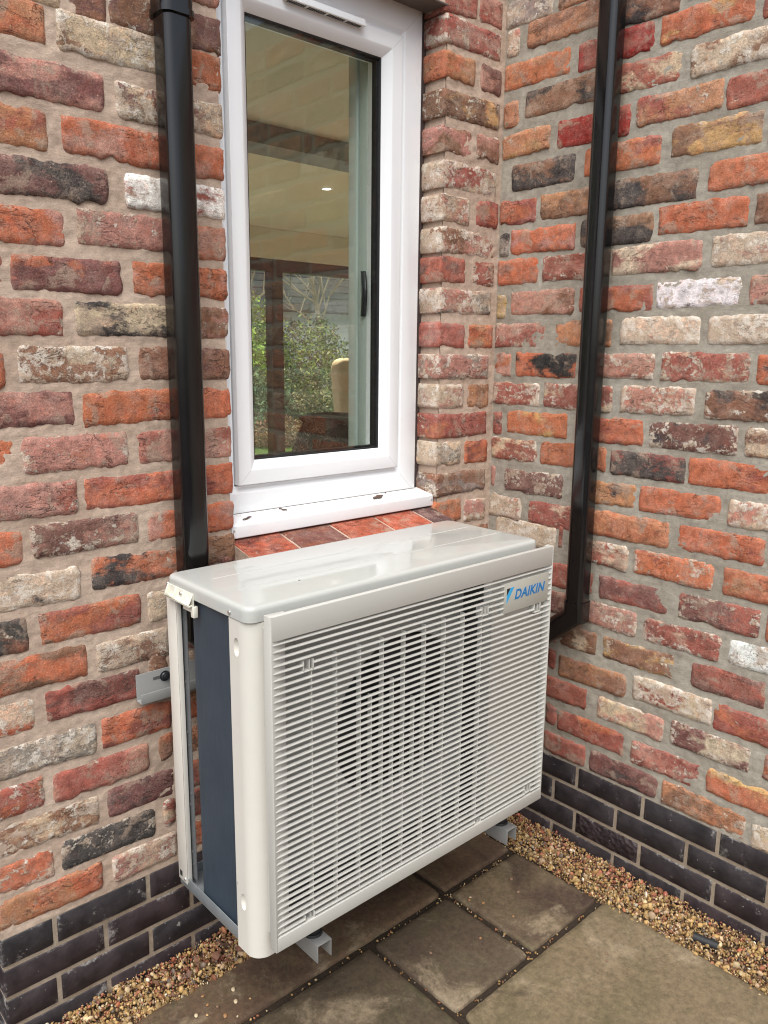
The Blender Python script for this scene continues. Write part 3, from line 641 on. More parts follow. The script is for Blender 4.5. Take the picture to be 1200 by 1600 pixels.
# perimeter sealant in the reveal
b = MB().box(FX1 + .0005, WX1 + .001, .078, .092, WZ0 + .04, WZ1 - .002); obj('sealant', b, plain('dark brown sealant', (.05, .034, .032), .6), win)
b = MB().box(FX0 - .02, FX1 + .014, .085, .19, WZ0 - .01, FZ0 + .003); obj('packer', b, M_GASKET, win)
# white sill
def sill_material():
    t = NT('white sill with grit'); co = t.coords(); sp = t.n('ShaderNodeSeparateXYZ'); t.l(co, sp.inputs[0])
    n = t.noise(co, 130, 5, .75); m = t.noise(t.scale(co, (1, 3, 1)), 14, 4, .7); up = t.n('ShaderNodeNewGeometry'); s2 = t.n('ShaderNodeSeparateXYZ'); t.l(up.outputs['Normal'], s2.inputs[0])
    back = t.step(sp.outputs[1], .010, .072)
    f = t.math('MULTIPLY', t.step(t.math('ADD', t.math('MULTIPLY', n, .6), t.math('MULTIPLY', m, .4)), t.math('SUBTRACT', .64, t.math('MULTIPLY', back, .10)), .66), t.step(s2.outputs[2], .5, .8))
    col = t.mix(t.math('MULTIPLY', f, .7), (.84, .85, .86), (.30, .20, .14)); col = t.mix(t.math('MULTIPLY', t.step(m, .5, .7), .10), col, (.5, .42, .33))
    t.pbsdf(col, .38); return t.m
b = MB(); pr = [(.145, 1.030), (.0745, 1.0285), (.013, 1.0165), (.0075, 1.012), (.0075, .9825), (.0100, .9805), (.0135, .9825), (.0140, 1.004), (.145, 1.010)]
b.prism(pr, 0, -.9545, -.2535); obj('sill', b, sill_material(), win, bevel=.0008)
obj('sill_joint', MB().box(-.9525, -.2720, .0708, .0722, 1.0262, 1.0292), plain('dark joint', (.14, .12, .10), .8, var=.4, vscale=80), win)  # thin dark strip where the frame meets the sill
for x in (-.9475, -.2605):
    b = MB().cyl((x, .0078, 1.001), (x, .0062, 1.001), .0032, 10); obj('sill_screw', b, M_ZINC, win)
# trickle vent on the top of the sash
vx0, vx1 = -.742, -.497
b = MB(); pr = [(.0650, 2.2655), (.050, 2.2650), (.047, 2.262), (.045, 2.2475), (.0475, 2.2465), (.062, 2.2475), (.0650, 2.2475)]
b.prism(pr, 0, vx0, vx1); vb = obj('vent', b, M_UPVC, win, bevel=.0008)
b = MB()
for k in range(34):
    x = vx0 + .012 + k * (vx1 - vx0 - .024) / 33
    if k % 9 == 8: continue
    b.box(x - .0022, x + .0022, .0490, .0620, 2.2462, 2.2471)
obj('vent_slots', b, M_GASKET, vb)
# inner reveal and the handle
M_SAGE = plain('pale sage paint', (.46, .515, .475), .5, var=.02)
b = MB().box(SX1 - .0605, SX1 + .05, .1402, .1755, SZ0 - .02, SZ1 + .02).box(SX1 - .066, SX1 + .05, .178, .2145, .95, 2.36); obj('inner_reveal', b, M_SAGE, win, bevel=.002)
b = MB().box(-1.2, -.955, .2005, .2145, -.3, 2.45).box(-.955, 3.6, .2005, .2145, 2.36, 2.45).box(SX1 + .051, 3.6, .2005, .2145, -.3, 2.36).box(-.955, SX1 + .05, .2005, .2145, -.3, .95)
M_CEIL = plain('warm cream plaster', (.62, .565, .43), .8, var=.04, vscale=3)
obj('interior_wall', b, M_CEIL)['kind'] = 'structure'
b = MB(); rr = []
for k in range(13):
    t = k / 12; z = 1.535 + .125 * t; y = .150 - .024 * math.sin(t * math.pi); x = SX1 - .064 - .016 * math.sin(t * math.pi)
    s = .0105 - .002 * abs(t - .5)
    rr.append([(x + s * math.cos(a) * .7, y + s * math.sin(a), z) for a in [2 * math.pi * q / 10 for q in range(10)]])
b.sweep(rr); obj('handle', b, M_BOLT, win, smooth=True)
# scraps on the sill: dead leaves and grit
def make_leaf(x, y, zc, slope, L, wdt, rot, col, curl):
    b = MB(); n = 7
    for j in range(n):
        t = j / (n - 1); w_ = wdt * math.sin(math.pi * min(max(t, .08), .95)) * (1 + .4 * rnd.uniform(-1, 1)) / 2; l = (t - .5) * L
        cs, sn = math.cos(rot), math.sin(rot)
        for q in (-1, 1):
            px, py = l * cs - q * w_ * sn, l * sn + q * w_ * cs
            for up in (0, 1): b.v.append((x + px, y + py, zc + py * slope + .0012 + .0014 * up + curl * abs(math.sin(5 * t + rot * 3)) + curl * .8 * (q > 0)))
    for j in range(n - 1):
        a = j * 4; c_ = a + 4
        b.f += [(a + 1, a + 3, c_ + 3, c_ + 1), (a, c_, c_ + 2, a + 2), (a, a + 1, c_ + 1, c_), (a + 2, c_ + 2, c_ + 3, a + 3)]
    b.f += [(0, 2, 3, 1), ((n - 1) * 4, (n - 1) * 4 + 1, (n - 1) * 4 + 3, (n - 1) * 4 + 2)]
    return obj('dead_leaf', b, plain('dead leaf', col, .8, var=.3, vscale=60))
for i, (x, y, L, wdt, rot) in enumerate(((-.895, .030, .036, .004, .35), (-.772, .050, .022, .004, -.9), (-.447, .040, .050, .014, .25), (-.40, .060, .006, .004, 0))):
    tag(make_leaf(x, y, 1.0165 + (y - .013) / .0615 * .012, .195, L, wdt, rot, (.09, .055, .04), .002),
        ('thin curled brown leaf at the near end of the white sill', 'small brown twig scrap in the middle of the white sill', 'largest dry dark leaf lying on the white sill', 'tiny dark crumb beside the largest leaf on the white sill')[i], 'leaf')
for i, (x, y, L, wdt, rot) in enumerate(((-1.09, -.085, .040, .018, .5), (-1.05, -.060, .034, .016, 2.1), (-1.135, -.070, .036, .014, 1.2), (-1.02, -.100, .042, .020, -.4), (-1.175, -.095, .030, .012, .1), (-1.24, -.060, .026, .010, 1.8), (-1.075, -.118, .030, .013, 2.7))):
    tag(make_leaf(x, y, -.0585 - .004 * (i % 2), 0, L, wdt, rot, ((.17, .075, .045), (.13, .07, .045), (.20, .10, .06))[i % 3], .005), 'dry reddish brown leaf scrap lying on the gravel under the unit', 'leaf', 'dry leaf scraps on the gravel')
# ------------------------------------------------------------------ downpipes
def pipe_profile(w, r, n=7):
    pts = []
    for cx, cy, a0 in ((w / 2 - r, w / 2 - r, 0), (-w / 2 + r, w / 2 - r, 90), (-w / 2 + r, -w / 2 + r, 180), (w / 2 - r, -w / 2 + r, 270)):
        for k in range(n + 1):
            a = math.radians(a0 + 90 * k / n); pts.append((cx + r * math.cos(a), cy + r * math.sin(a)))
    return pts
def pipe_path(path, w, r, side):
    """square pipe along path; side = unit vector along the wall, depth axis = cross"""
    pr = pipe_profile(w, r); P = [Vector(p) for p in path]; rings = []
    depth = Vector((0, 0, 1)).cross(side)
    for i, p in enumerate(P):
        d0 = (p - P[i - 1]).normalized() if i else None; d1 = (P[i + 1] - p).normalized() if i + 1 < len(P) else None
        t = (d0 + d1).normalized() if d0 and d1 else (d0 or d1)
        nrm = depth.cross(t).normalized(); k = 1 / max(.5, nrm.dot(depth.cross(d0 or d1).normalized()))
        rings.append([tuple(p + nrm * a * k + depth * c) for a, c in pr])
    return MB().sweep(rings)
def downpipe(label, path, w, side, coupler, outlet):
    t = thing('downpipe', label, 'downpipe', path[1])
    inv = Matrix.Translation(-Vector(path[1]))
    def part(name, b, mat=M_BLACK_PIPE, **k):
        me = b.mesh(name); me.transform(inv); return obj(name, me, mat, t, **k)
    part('pipe', pipe_path(path[:2], w, .018, side), smooth=True)
    part('shoe', pipe_path(outlet, w + .0055, .0195, side), smooth=True)
    if coupler:
        part('coupler', pipe_path([coupler, (coupler[0], coupler[1], coupler[2] + .10)], w + .008, .0205, side), smooth=True)
        part('coupler_lip', pipe_path([(coupler[0], coupler[1], coupler[2] - .006), (coupler[0], coupler[1], coupler[2] + .0055)], w + .013, .022, side), smooth=True)
    return t
downpipe('black square downpipe on the window wall, running down behind the white unit', [(-1.0945, -.053, 2.70), (-1.0945, -.053, .83)], .0635, Vector((1, 0, 0)), (-1.0945, -.053, 2.092),
         [(-1.0945, -.053, .86), (-1.0945, -.053, .80), (-.94, -.053, .67), (-.94, -.053, .62)])
downpipe('black square downpipe on the grey mortared wall, bending behind the white unit', [(-.0495, -.3845, 2.70), (-.0495, -.3845, .70)], .0585, Vector((0, 1, 0)), None,
         [(-.0495, -.3845, .735), (-.0495, -.3845, .690), (-.0495, -.235, .570), (-.0495, -.15, .50)])
# ------------------------------------------------------------------ outdoor unit
UN = thing('outdoor_unit', 'ivory heat pump outdoor unit with louvred front, mounted on the wall below the window', 'outdoor unit', (0, 0, 0))
XL, XR, YB, YF, ZB, ZT = -1.203, -.335, -.133, -.452, .240, .972
# base pan
b = MB(); b.box(XL + .004, XR - .004, -.405, YB - .002, .240, .246).box(XL + .002, XL + .004, -.405, YB - .002, .238, .268).box(XR - .004, XR - .002, YF + .012, YB - .002, .238, .268).box(XL + .004, XR - .004, YB - .004, YB - .002, .246, .268)
obj('base_pan', b, M_GALV, UN, bevel=.0007)
# lid: rounded tray with two stepped flutes
def rrect(x0, x1, y0, y1, r, n=6):
    pts = []
    for cx, cy, a0 in ((x1 - r, y1 - r, 0), (x0 + r, y1 - r, 90), (x0 + r, y0 + r, 180), (x1 - r, y0 + r, 270)):
        for k in range(n + 1):
            a = math.radians(a0 + 90 * k / n); pts.append((cx + r * math.cos(a), cy + r * math.sin(a)))
    return pts
lx0, lx1, ly0, ly1 = XL - .0015, XR + .0015, -.4525, -.1325
b = MB(); rings = []
for off, z in ((0, .9425), (0, .9625), (.0008, .9665), (.0028, .9700), (.0060, .9718), (.010, .9724)):
    rings.append([(x, y, z) for x, y in rrect(lx0 + off, lx1 - off, ly0 + off, ly1 - off, .024 - off)])
b.sweep(rings)
lid = obj('lid', b, M_IVORY_PL, UN, smooth=True)
b = MB()
for y in (-.335, -.235):
    for (o_, z) in ((0, 0),):
        pr = [(y - .0035, .9722), (y - .0012, .9730), (y + .0012, .9730), (y + .0035, .9722)]
        b.prism([(p, q) for p, q in pr], 0, XL + .05, XR - .03)
obj('lid_rib', b, M_IVORY_PL, lid, smooth=True)
b = MB().cyl((-1.02, -.36, .9722), (-1.02, -.36, .9732), .0022, 8); obj('lid_mark', b, M_DARKIN, lid)
# front corner panel (rounded), with two finger dimples
def corner_panel():
    pts = []
    pts.append((XL, -.384)); r = .034
    for k in range(9):
        a = math.radians(180 + 90 * k / 8); pts.append((XL + r + r * math.cos(a), -.452 + r + r * math.sin(a)))
    pts.append((-1.150, -.452)); th = .0035
    inner = [(-1.150, -.452 + th)] + [(XL + r + (r - th) * math.cos(math.radians(180 + 90 * k / 8)), -.452 + r + (r - th) * math.sin(math.radians(180 + 90 * k / 8))) for k in range(8, -1, -1)] + [(XL + th, -.384)]
    out = pts + inner; rings = []
    for z in (.229, .9405):
        rings.append([(x, y, z) for x, y in out])
    return MB().sweep(rings)
b = corner_panel()
b.box(XL + .0035, XL + .030, -.402, -.3845, .252, .9405)
# solid backing so that the dimples have a body to be pressed into
b2 = MB()
pts = rrect(XL, -1.152, -.4520, -.3845, .0335, 8)
side_pts = [(XL, -.384)] + [(XL + .034 + .034 * math.cos(math.radians(180 + 90 * k / 10)), -.452 + .034 + .034 * math.sin(math.radians(180 + 90 * k / 10))) for k in range(11)] + [(-1.150, -.452), (-1.150, -.440), (-1.176, -.384)]
b2.sweep([[(x, y, z) for x, y in side_pts] for z in (.229, .9405)])
cp = obj('corner_panel', b2, M_IVORY, UN)
cut = bpy.data.meshes.new('tmp'); bm = bmesh.new()
for z in (.887, .344):
    M = Matrix.Translation((XL - .001, -.409, z)) @ Matrix.Diagonal((.0085, .0100, .0185, 1)); bmesh.ops.create_uvsphere(bm, u_segments=20, v_segments=14, radius=1, matrix=M)
bm.to_mesh(cut); bm.free(); co_ = bpy.data.objects.new('tmp', cut); COL.objects.link(co_)
md = cp.modifiers.new('b', 'BOOLEAN'); md.object = co_; md.operation = 'DIFFERENCE'; md.solver = 'EXACT'
dg = bpy.context.evaluated_depsgraph_get(); nm = bpy.data.meshes.new_from_object(cp.evaluated_get(dg)); cp.modifiers.clear(); cp.data = nm; nm.name = 'corner_panel'
bpy.data.objects.remove(co_); bpy.data.meshes.remove(cut)
if not nm.materials: nm.materials.append(M_IVORY)
bm = bmesh.new(); bm.from_mesh(nm)
for f in bm.faces: f.smooth = True
for e in bm.edges:
    if len(e.link_faces) == 2 and e.calc_face_angle(0) > .5: e.smooth = False
bm.to_mesh(nm); bm.free()
b = MB().box(XL - .0006, XL + .001, -.3905, -.3875, .374, .380); obj('slot', b, M_ZINC, UN)
# rear left post (angle) and inner tube plate with holes
b = MB(); b.box(XL, XL + .0016, -.172, YB, .252, .9420).box(XL + .0016, XL + .020, YB - .0016, YB, .252, .9420).box(XL + .0016, XL + .012, -.1735, -.172, .256, .9400)
obj('rear_post', b, M_IVORY, UN, bevel=.0005)
b = MB().box(XL - .0008, XL + .0002, -.150, -.140, .262, .275); obj('post_slot', b, M_BOLT, UN)
b = MB()
b.box(XL + .016, XL + .0175, -.188, -.150, .262, .9400).box(XL + .0175, XL + .030, -.1515, -.150, .262, .9400); tp = obj('tube_plate', b, M_TUBEPL, UN)
for k in range(22):
    z = .30 + k * .029
    if k % 5 > 1: continue
    b = MB().cyl((XL + .0158, -.172 if k % 2 else -.178, z), (XL + .0148, -.172 if k % 2 else -.178, z), .0035, 10); obj('tube_end', b, M_DARKIN, tp)
# coil: side run, rounded corner, back run
b = MB(); o_pts = [(XL + .010, -.392), (XL + .010, -.240)]
for k in range(1, 9):
    a = math.radians(180 - 90 * k / 8); o_pts.append((XL + .060 + .050 * math.cos(a), -.240 + .050 * math.sin(a)))
o_pts.append((-.56, -.190)); n_ = len(o_pts)
i_pts = [(-.56, -.214), (XL + .060, -.214)] + [(XL + .060 + .026 * math.cos(math.radians(180 - 90 * k / 6)), -.240 + .026 * math.sin(math.radians(180 - 90 * k / 6))) for k in range(5, -1, -1)] + [(XL + .034, -.392)]
b.sweep([[(x, y, z) for x, y in o_pts + i_pts] for z in (.250, .9415)])
obj('coil', b, M_COIL, UN, smooth=True)
# back stays and right side casing
b = MB()
for x in (-.95, -.70): b.box(x, x + .012, YB - .003, YB - .001, .262, .9420)
obj('back_guard', b, M_IVORY, UN)
b = MB().box(XR - .0015, XR, -.450, YB, .252, .9420).box(-.52, XR - .0015, YB - .0015, YB, .252, .9420); obj('right_casing', b, M_IVORY, UN)
# ribbed lifting grip under the lid edge
b = MB(); gy0, gy1 = -.256, -.152
pr = [(XL - .0018, .9600), (XL - .0035, .9600), (XL - .0175, .9440), (XL - .0175, .9405), (XL - .0155, .9405), (XL - .0155, .9430), (XL - .0035, .9560), (XL - .0018, .9560)]
pr2 = [(XL - .0018, .9600), (XL - .0040, .9600), (XL - .0185, .9432), (XL - .0185, .9395), (XL - .0018, .9395)]
b.prism([(XL - .0016, .9600), (XL - .0036, .9600), (XL - .0036, .9425), (XL - .0180, .9425), (XL - .0180, .9395), (XL - .0016, .9395)], 1, gy0, gy1) if False else None
M2 = MB()
def prism_y(mb, pts, a, c): 
    n = len(pts); mb.add([(x, a, z) for x, z in pts] + [(x, c, z) for x, z in pts], [(k, (k + 1) % n, n + (k + 1) % n, n + k) for k in range(n)] + [tuple(reversed(range(n))), tuple(range(n, 2 * n))])
prism_y(M2, [(XL - .0018, .9550), (XL - .0036, .9550), (XL - .0036, .9340), (XL - .0140, .9320), (XL - .0140, .9290), (XL - .0018, .9290)], gy0, gy1)
for k in range(4):
    y = gy0 + .0012 + k * (gy1 - gy0 - .0024) / 3; prism_y(M2, [(XL - .0036, .9550), (XL - .0055, .9550), (XL - .0140, .9350), (XL - .0140, .9320), (XL - .0036, .9320)], y - .0012, y + .0012)
grip = obj('grip', M2, M_CREAM, UN, bevel=.0004)
M2 = MB(); prism_y(M2, [(XL - .0060, .9290), (XL - .0060, .9060), (XL + .004, .9060), (XL + .004, .9290)], gy0 - .004, gy0 + .008)
prism_y(M2, [(XL - .0030, .9290), (XL - .0030, .9140), (XL + .002, .9140), (XL + .002, .9290)], gy0 + .008, gy0 + .045); obj('grip_tab', M2, M_CREAM, grip, bevel=.0006)
for (x, y, z) in ((XL - .0018, -.1465, .9530), (XL - .0038, -.205, .9450), (XL - .0018, -.3905, .9515)):
    b = MB().cyl((x, y, z), (x - .0022, y, z), .0046, 12, .0040); s_ = obj('screw', b, M_SCREW, UN, smooth=True)
for (x, y, z) in ((XL, -.1625, .2615),):
    b = MB().cyl((x, y, z), (x - .0020, y, z), .0042, 12, .0036); obj('screw', b, M_SCREW, UN, smooth=True)
# body front behind the grille with the square duct, bell mouth and fan
dx0, dx1, dz0, dz1 = -1.145, -.545, .305, .905
b = MB()
b.box(-1.172, dx0, -.4790, -.452, .285, .930).box(dx1, XR - .008, -.4790, -.452, .285, .930).box(dx0, dx1, -.4575, -.452, .252, dz0).box(dx0, dx1, -.4575, -.452, dz1, .9405)
M_DUCT = plain('grey duct plastic', (.33, .33, .315), .55, var=.05)
obj('front_casing', b, M_GRILLE, UN); b = MB()
b.box(dx0 - .002, dx0, -.452, -.388, dz0, dz1).box(dx1, dx1 + .002, -.452, -.388, dz0, dz1).box(dx0, dx1, -.452, -.388, dz0 - .002, dz0).box(dx0, dx1, -.452, -.388, dz1, dz1 + .002)
obj('duct', b, plain('shaded duct wall', (.060, .060, .058), .6, var=.1), UN)  # duct sides: the shade inside the duct is put into the colour
FCX, FCZ, FR = -.745, .598, .198
b = MB(); n = 64
inn = [(FCX + FR * math.cos(2 * math.pi * k / n), FCZ + FR * math.sin(2 * math.pi * k / n)) for k in range(n)]
outr = []
for k in range(n):
    c_, s_ = math.cos(2 * math.pi * k / n), math.sin(2 * math.pi * k / n); m = .300 / max(abs(c_), abs(s_)); outr.append((-.845 + c_ * m, .605 + s_ * m))
rings = [[(x, -.388, z) for x, z in outr], [(FCX + (x - FCX) * 1.05, -.3885, FCZ + (z - FCZ) * 1.05) for x, z in inn], [(FCX + (x - FCX) * 1.012, -.3845, FCZ + (z - FCZ) * 1.012) for x, z in inn], [(x, -.374, z) for x, z in inn], [(x, -.320, z) for x, z in inn]]
b.sweep(rings, caps=False); obj('bell_mouth', b, M_DUCT, UN, smooth=True)
M_BLADE = plain('dark fan blade', (.022, .022, .024), .5, var=.05)
fan = MB().cyl((FCX, -.372, FCZ), (FCX, -.315, FCZ), .055, 32, .062); fan = obj('fan', fan, M_FANBLK, UN, bevel=.004)
for k in range(3):
    b = MB(); rings = []
    for i in range(9):
        t = i / 8; r = .066 + (.190 - .066) * t; half = math.radians(36 + 4 * t); tw = .040
        row = []
        for j in range(9):
            s = j / 8 - .5; a = 2 * math.pi * k / 3 + math.pi + .12 + 2 * half * s + .25 * t
            row.append((FCX + r * math.cos(a), -.362 + tw * s * (1 - .3 * t), FCZ + r * math.sin(a)))
        rings.append(row)
    vs = [p for r in rings for p in r] + [(p[0], p[1] + .003, p[2]) for r in rings for p in r]; N = 81
    fs = [(i * 9 + j, i * 9 + j + 1, i * 9 + j + 10, i * 9 + j + 9) for i in range(8) for j in range(8)]; fs += [tuple(N + q for q in reversed(f)) for f in fs]
    edge = [j for j in range(9)] + [i * 9 + 8 for i in range(1, 9)] + [72 + j for j in range(7, -1, -1)] + [i * 9 for i in range(7, 0, -1)]
    fs += [(edge[q], edge[(q + 1) % len(edge)], N + edge[(q + 1) % len(edge)], N + edge[q]) for q in range(len(edge))]
    b.add(vs, fs); obj('blade', b, M_BLADE, fan, smooth=True)
b = MB().box(XL + .036, -.50, -.250, -.2380, .262, .9400); obj('inner_screen', b, M_DARKIN, UN)
# grille
GX0, GX1, GZ0, GZ1, GY = -1.1845, -.3335, .2685, .9640, -.4960
gr = MB(); 
pr = [(GY, .2685), (GY, .2985), (GY + .0015, .3005), (-.476, .3005), (-.476, .2685)]; gr.prism(pr, 0, GX0 + .0031, GX1 - .0031)
pr = [(GY, .9150), (GY, .9625), (GY + .0015, .9640), (-.4860, .9640), (-.4860, .9610), (GY + .004, .9610), (GY + .004, .9150)]; gr.prism(pr, 0, GX0 + .0031, GX1 - .0031)
for x0, x1, dr in ((GX0, GX0 + .040, 1), (GX1, GX1 - .016, -1)):
    pr = [(x0, GY), (x0 + .0030 * dr, GY), (x1, -.4840), (x1, -.4785), (x0 + .0035 * dr, -.4765), (x0, -.4750)]
    n = len(pr); gr.add([(x, y, .2688) for x, y in pr] + [(x, y, .9636) for x, y in pr], [(k, (k + 1) % n, n + (k + 1) % n, n + k) for k in range(n)] + [tuple(reversed(range(n))), tuple(range(n, 2 * n))])
grille = obj('front_grille', gr, M_GRILLE, UN, bevel=.0008)
NS = 44; pitch = (.9150 - .3005) / NS
latch = [(-1.098, .848), (-.587, .846), (-.388, .812), (-1.100, .303), (-.587, .299), (-.392, .318)]
badge = (-.5205, -.3475, .8235, .8985)
def slat_prof(z):   # louvre blade: bright rounded lip, top face rising to the back
    return [(GY + .0002, z - .0012), (GY + .0002, z + .0003), (GY + .0008, z + .0010), (-.4898, z + .0021), (-.4892, z + .0016), (-.4894, z + .0004), (GY + .0018, z - .0014)]
for k in range(NS):
    z = .3005 + pitch * (k + .5)
    spans = [(GX0 + .0022, GX1 - .0022)]
    cuts = [(x - .0125, x + .0125) for x, lz in latch if abs(z - lz) < .0125]
    if badge[2] - .004 < z < badge[3] + .004: cuts.append((badge[0] - .0005, badge[1] + .0005))
    for c0, c1 in cuts:
        ns = []
        for s0, s1 in spans:
            if c1 <= s0 or c0 >= s1: ns.append((s0, s1))
            else:
                if c0 > s0: ns.append((s0, c0))
                if c1 < s1: ns.append((c1, s1))
        spans = ns
    for s0, s1 in spans: obj('slat', MB().prism(slat_prof(z), 0, s0, s1), M_GRILLE, grille, smooth=True)
for i in range(9):
    x = -1.0895 + .0618 * i; b = MB().box(x - .0011, x + .0011, -.4925, -.4800, .3003, .857 if i > 0 else .84); obj('rib', b, M_GRILLE, grille)
for i, (z0, z1) in enumerate(((.52, .74), (.47, .76), (.50, .70), (.55, .66))):
    x = -1.0895 + .0618 * (i + 2.5); b = MB().box(x - .0010, x + .0010, -.4915, -.4800, z0, z1); obj('rib', b, M_GRILLE, grille)
for x, z in latch:
    b = MB(); w_, h_ = .0125, .0115
    b.box(x - w_, x - w_ + .0018, GY + .0012, -.476, z - h_, z + h_).box(x + w_ - .0018, x + w_, GY + .0012, -.476, z - h_, z + h_).box(x - w_ + .0018, x + w_ - .0018, GY + .0016, -.476, z - h_, z - h_ + .0022).box(x - w_ + .0018, x + w_ - .0018, -.4775, -.4755, z - h_ + .0022, z + h_)
    b.box(x + .003, x + .0045, GY + .003, -.4775, z - h_ + .0022, z + h_)
    obj('latch', b, M_GRILLE, grille, bevel=.0005)
b = MB().box(badge[0], badge[1], -.4925, -.478, badge[2], badge[3]); obj('badge_seat', b, M_GRILLE, grille)
b = MB().box(badge[0], badge[1], -.4944, -.4926, badge[2], badge[3])
bd = obj('badge', b, plain('ivory badge', (.40, .395, .345), .35, var=.01), grille, bevel=.0008)
M_BLUE = plain('logo blue', (.008, .165, .43), .4, var=.01); M_CYAN = plain('logo light blue', (.030, .36, .68), .4, var=.01); M_LBLK = plain('logo black', (.012, .012, .014), .4)
def lettering(body, x, z, size):
    cu = bpy.data.curves.new('lettering', 'FONT'); cu.body = body; cu.size = size; cu.shear = .22; cu.offset = .00085; cu.extrude = .0003; cu.space_character = 1.04
    t = bpy.data.objects.new('lettering', cu); COL.objects.link(t)
    me = bpy.data.meshes.new_from_object(t.evaluated_get(bpy.context.evaluated_depsgraph_get())); bpy.data.objects.remove(t); bpy.data.curves.remove(cu)
    xs = [v.co.x for v in me.vertices]; return me, min(xs), max(xs)
me, a_, c_ = lettering('DAIKIN', 0, 0, .0335)
k_ = .1180 / (c_ - a_)
me.transform(Matrix.Translation((-.4800, -.4946, .8535)) @ Matrix.Rotation(math.pi / 2, 4, 'X') @ Matrix.Diagonal((k_, 1, 1, 1)) @ Matrix.Translation((-a_, 0, 0)))
me.materials.append(M_BLUE); me.name = 'lettering'; o = bpy.data.objects.new('lettering', me); COL.objects.link(o); o.parent = bd
yy = (-.4946, -.4938)
b = MB(); b.prism([(-.5095, .8800), (-.4945, .8800), (-.5095, .8600)], 1, *yy) if False else None
def flat(name, pts, mat):
    n = len(pts); mb = MB(); mb.add([(x, -.4946, z) for x, z in pts] + [(x, -.4938, z) for x, z in pts], [tuple(range(n)), tuple(reversed(range(n, 2 * n)))] + [(q, (q + 1) % n, n + (q + 1) % n, n + q) for q in range(n)])
    return obj(name, mb, mat, bd)
flat('logo_blade', [(-.5105, .8470), (-.4995, .8625), (-.4830, .8855), (-.4955, .8855), (-.5105, .8660)], M_CYAN)
flat('logo_corner', [(-.5105, .8672), (-.4970, .8848), (-.5105, .8848)], M_LBLK)
# ------------------------------------------------------------------ wall brackets under the unit
BK = thing('mounting_bracket', 'pale grey steel wall bracket with rail and two arms carrying the unit', 'bracket', (0, 0, 0))
b = MB()
pr = [(-.0095, .6450), (-.0095, .7090), (-.0117, .7090), (-.0117, .6472), (-.0330, .6472), (-.0330, .6690), (-.0352, .6690), (-.0352, .6450)]
b.prism(pr, 0, -1.2265, -.330); rail = obj('rail', b, M_BRKT, BK, bevel=.0007)
for x in (-1.156, -.36):
    b = MB().cyl((x, -.0117, .6900), (x, -.0135, .6900), .0125, 24); b.cyl((x, -.0135, .6900), (x, -.0165, .6900), .0092, 18, .0075); b.cyl((x, -.0165, .69), (x, -.0215, .69), .0052, 6); obj('bolt', b, M_BOLT, rail, smooth=True)
b = MB().box(-1.185, -1.150, -.0121, -.0116, .6865, .6935); obj('slot', b, M_DARKIN, rail)
b = MB().box(-1.150, -1.118, -.0356, -.0351, .6545, .6615); obj('slot', b, plain('slot showing brick', (.33, .20, .15), .8), rail)
for x in (-1.046, -.420):
    b = MB().box(x - .020, x + .020, -.0375, -.0354, .150, .6800).box(x - .020, x - .0178, -.0354, -.0100, .150, .6450).box(x + .0178, x + .020, -.0354, -.0100, .150, .6450); obj('upright', b, M_BRKT, BK, bevel=.0006)
    b = MB()
    b.prism([(x - .0190, .162), (x - .0190, .2035), (x + .0190, .2035), (x + .0190, .162), (x + .0167, .162), (x + .0167, .2012), (x - .0167, .2012), (x - .0167, .162)], 1, -.4720, -.0380); obj('arm', b, M_BRKT, BK, bevel=.0006)
    for y in (-.430, -.165):
        b = MB().cyl((x, y, .2035), (x, y, .2090), .0215, 24, .0195).cyl((x, y, .2090), (x, y, .2200), .0165, 24, .0185).cyl((x, y, .2200), (x, y, .2260), .0200, 24); ft = obj('rubber_foot', b, M_RUBBER, BK, smooth=True)
        b = MB().cyl((x, y, .2260), (x, y, .2400), .0040, 10).cyl((x, y, .2262), (x, y, .2300), .0090, 6); obj('foot_bolt', b, M_ZINC, ft, smooth=True)
# a feet rail of the unit itself
for x in (-1.046, -.420):
    b = MB().box(x - .022, x + .022, -.455, -.120, .2340, .2395); obj('foot_rail', b, M_GALV, UN)
# ------------------------------------------------------------------ the room behind the window and the garden beyond it
b = MB().box(-1.2, 4.2, .2, 4.1, -.12, .02); tag(obj('room_floor', b, plain('pale floor tiles', (.58, .53, .45), .5, var=.15)), kind='structure')
b = MB().box(-.25, 2.75, .2, 4.15, 2.400, 2.62).box(-1.35, -.25, .2, 1.3, 2.400, 2.62).box(-1.35, -.25, 3.6, 4.15, 2.400, 2.62).box(2.75, 4.2, .2, .8, 2.400, 2.62).box(2.75, 4.2, 3.5, 4.15, 2.400, 2.62); tag(obj('ceiling', b, M_CEIL), kind='structure')  # two gaps out of view, added to let daylight into the room
b = MB().box(-1.35, -1.2, .2, .9, -.1, 2.398).box(-1.35, -1.2, 3.6, 3.95, -.1, 2.398).box(-1.35, -1.2, .9, 3.6, 2.2, 2.398); tag(obj('interior_wall', b, M_CEIL), kind='structure')  # unseen side opening added to brighten the room
b = MB().box(4.2, 4.35, .2, 4.1, -.1, 2.62); tag(obj('interior_wall', b, M_CEIL), kind='structure')
b = MB().box(-1.2, 4.2, 3.95, 4.10, 2.165, 2.398); tag(obj('window_head', b, M_CEIL), kind='structure')
b = MB().box(-1.19, 4.19, 1.46, 1.64, 2.315, 2.398); tag(obj('beam', b, plain('grey steel beam', (.20, .20, .195), .7, var=.2, vscale=40)), kind='structure')
M_FRAME = plain('dark stained frame', (.050, .024, .018), .4, var=.2, vscale=20)
pd = thing('patio_window', 'dark brown framed patio window seen through the room, facing the garden', 'patio window', (0, 4.0, .02))
def at(b_):
    return b_
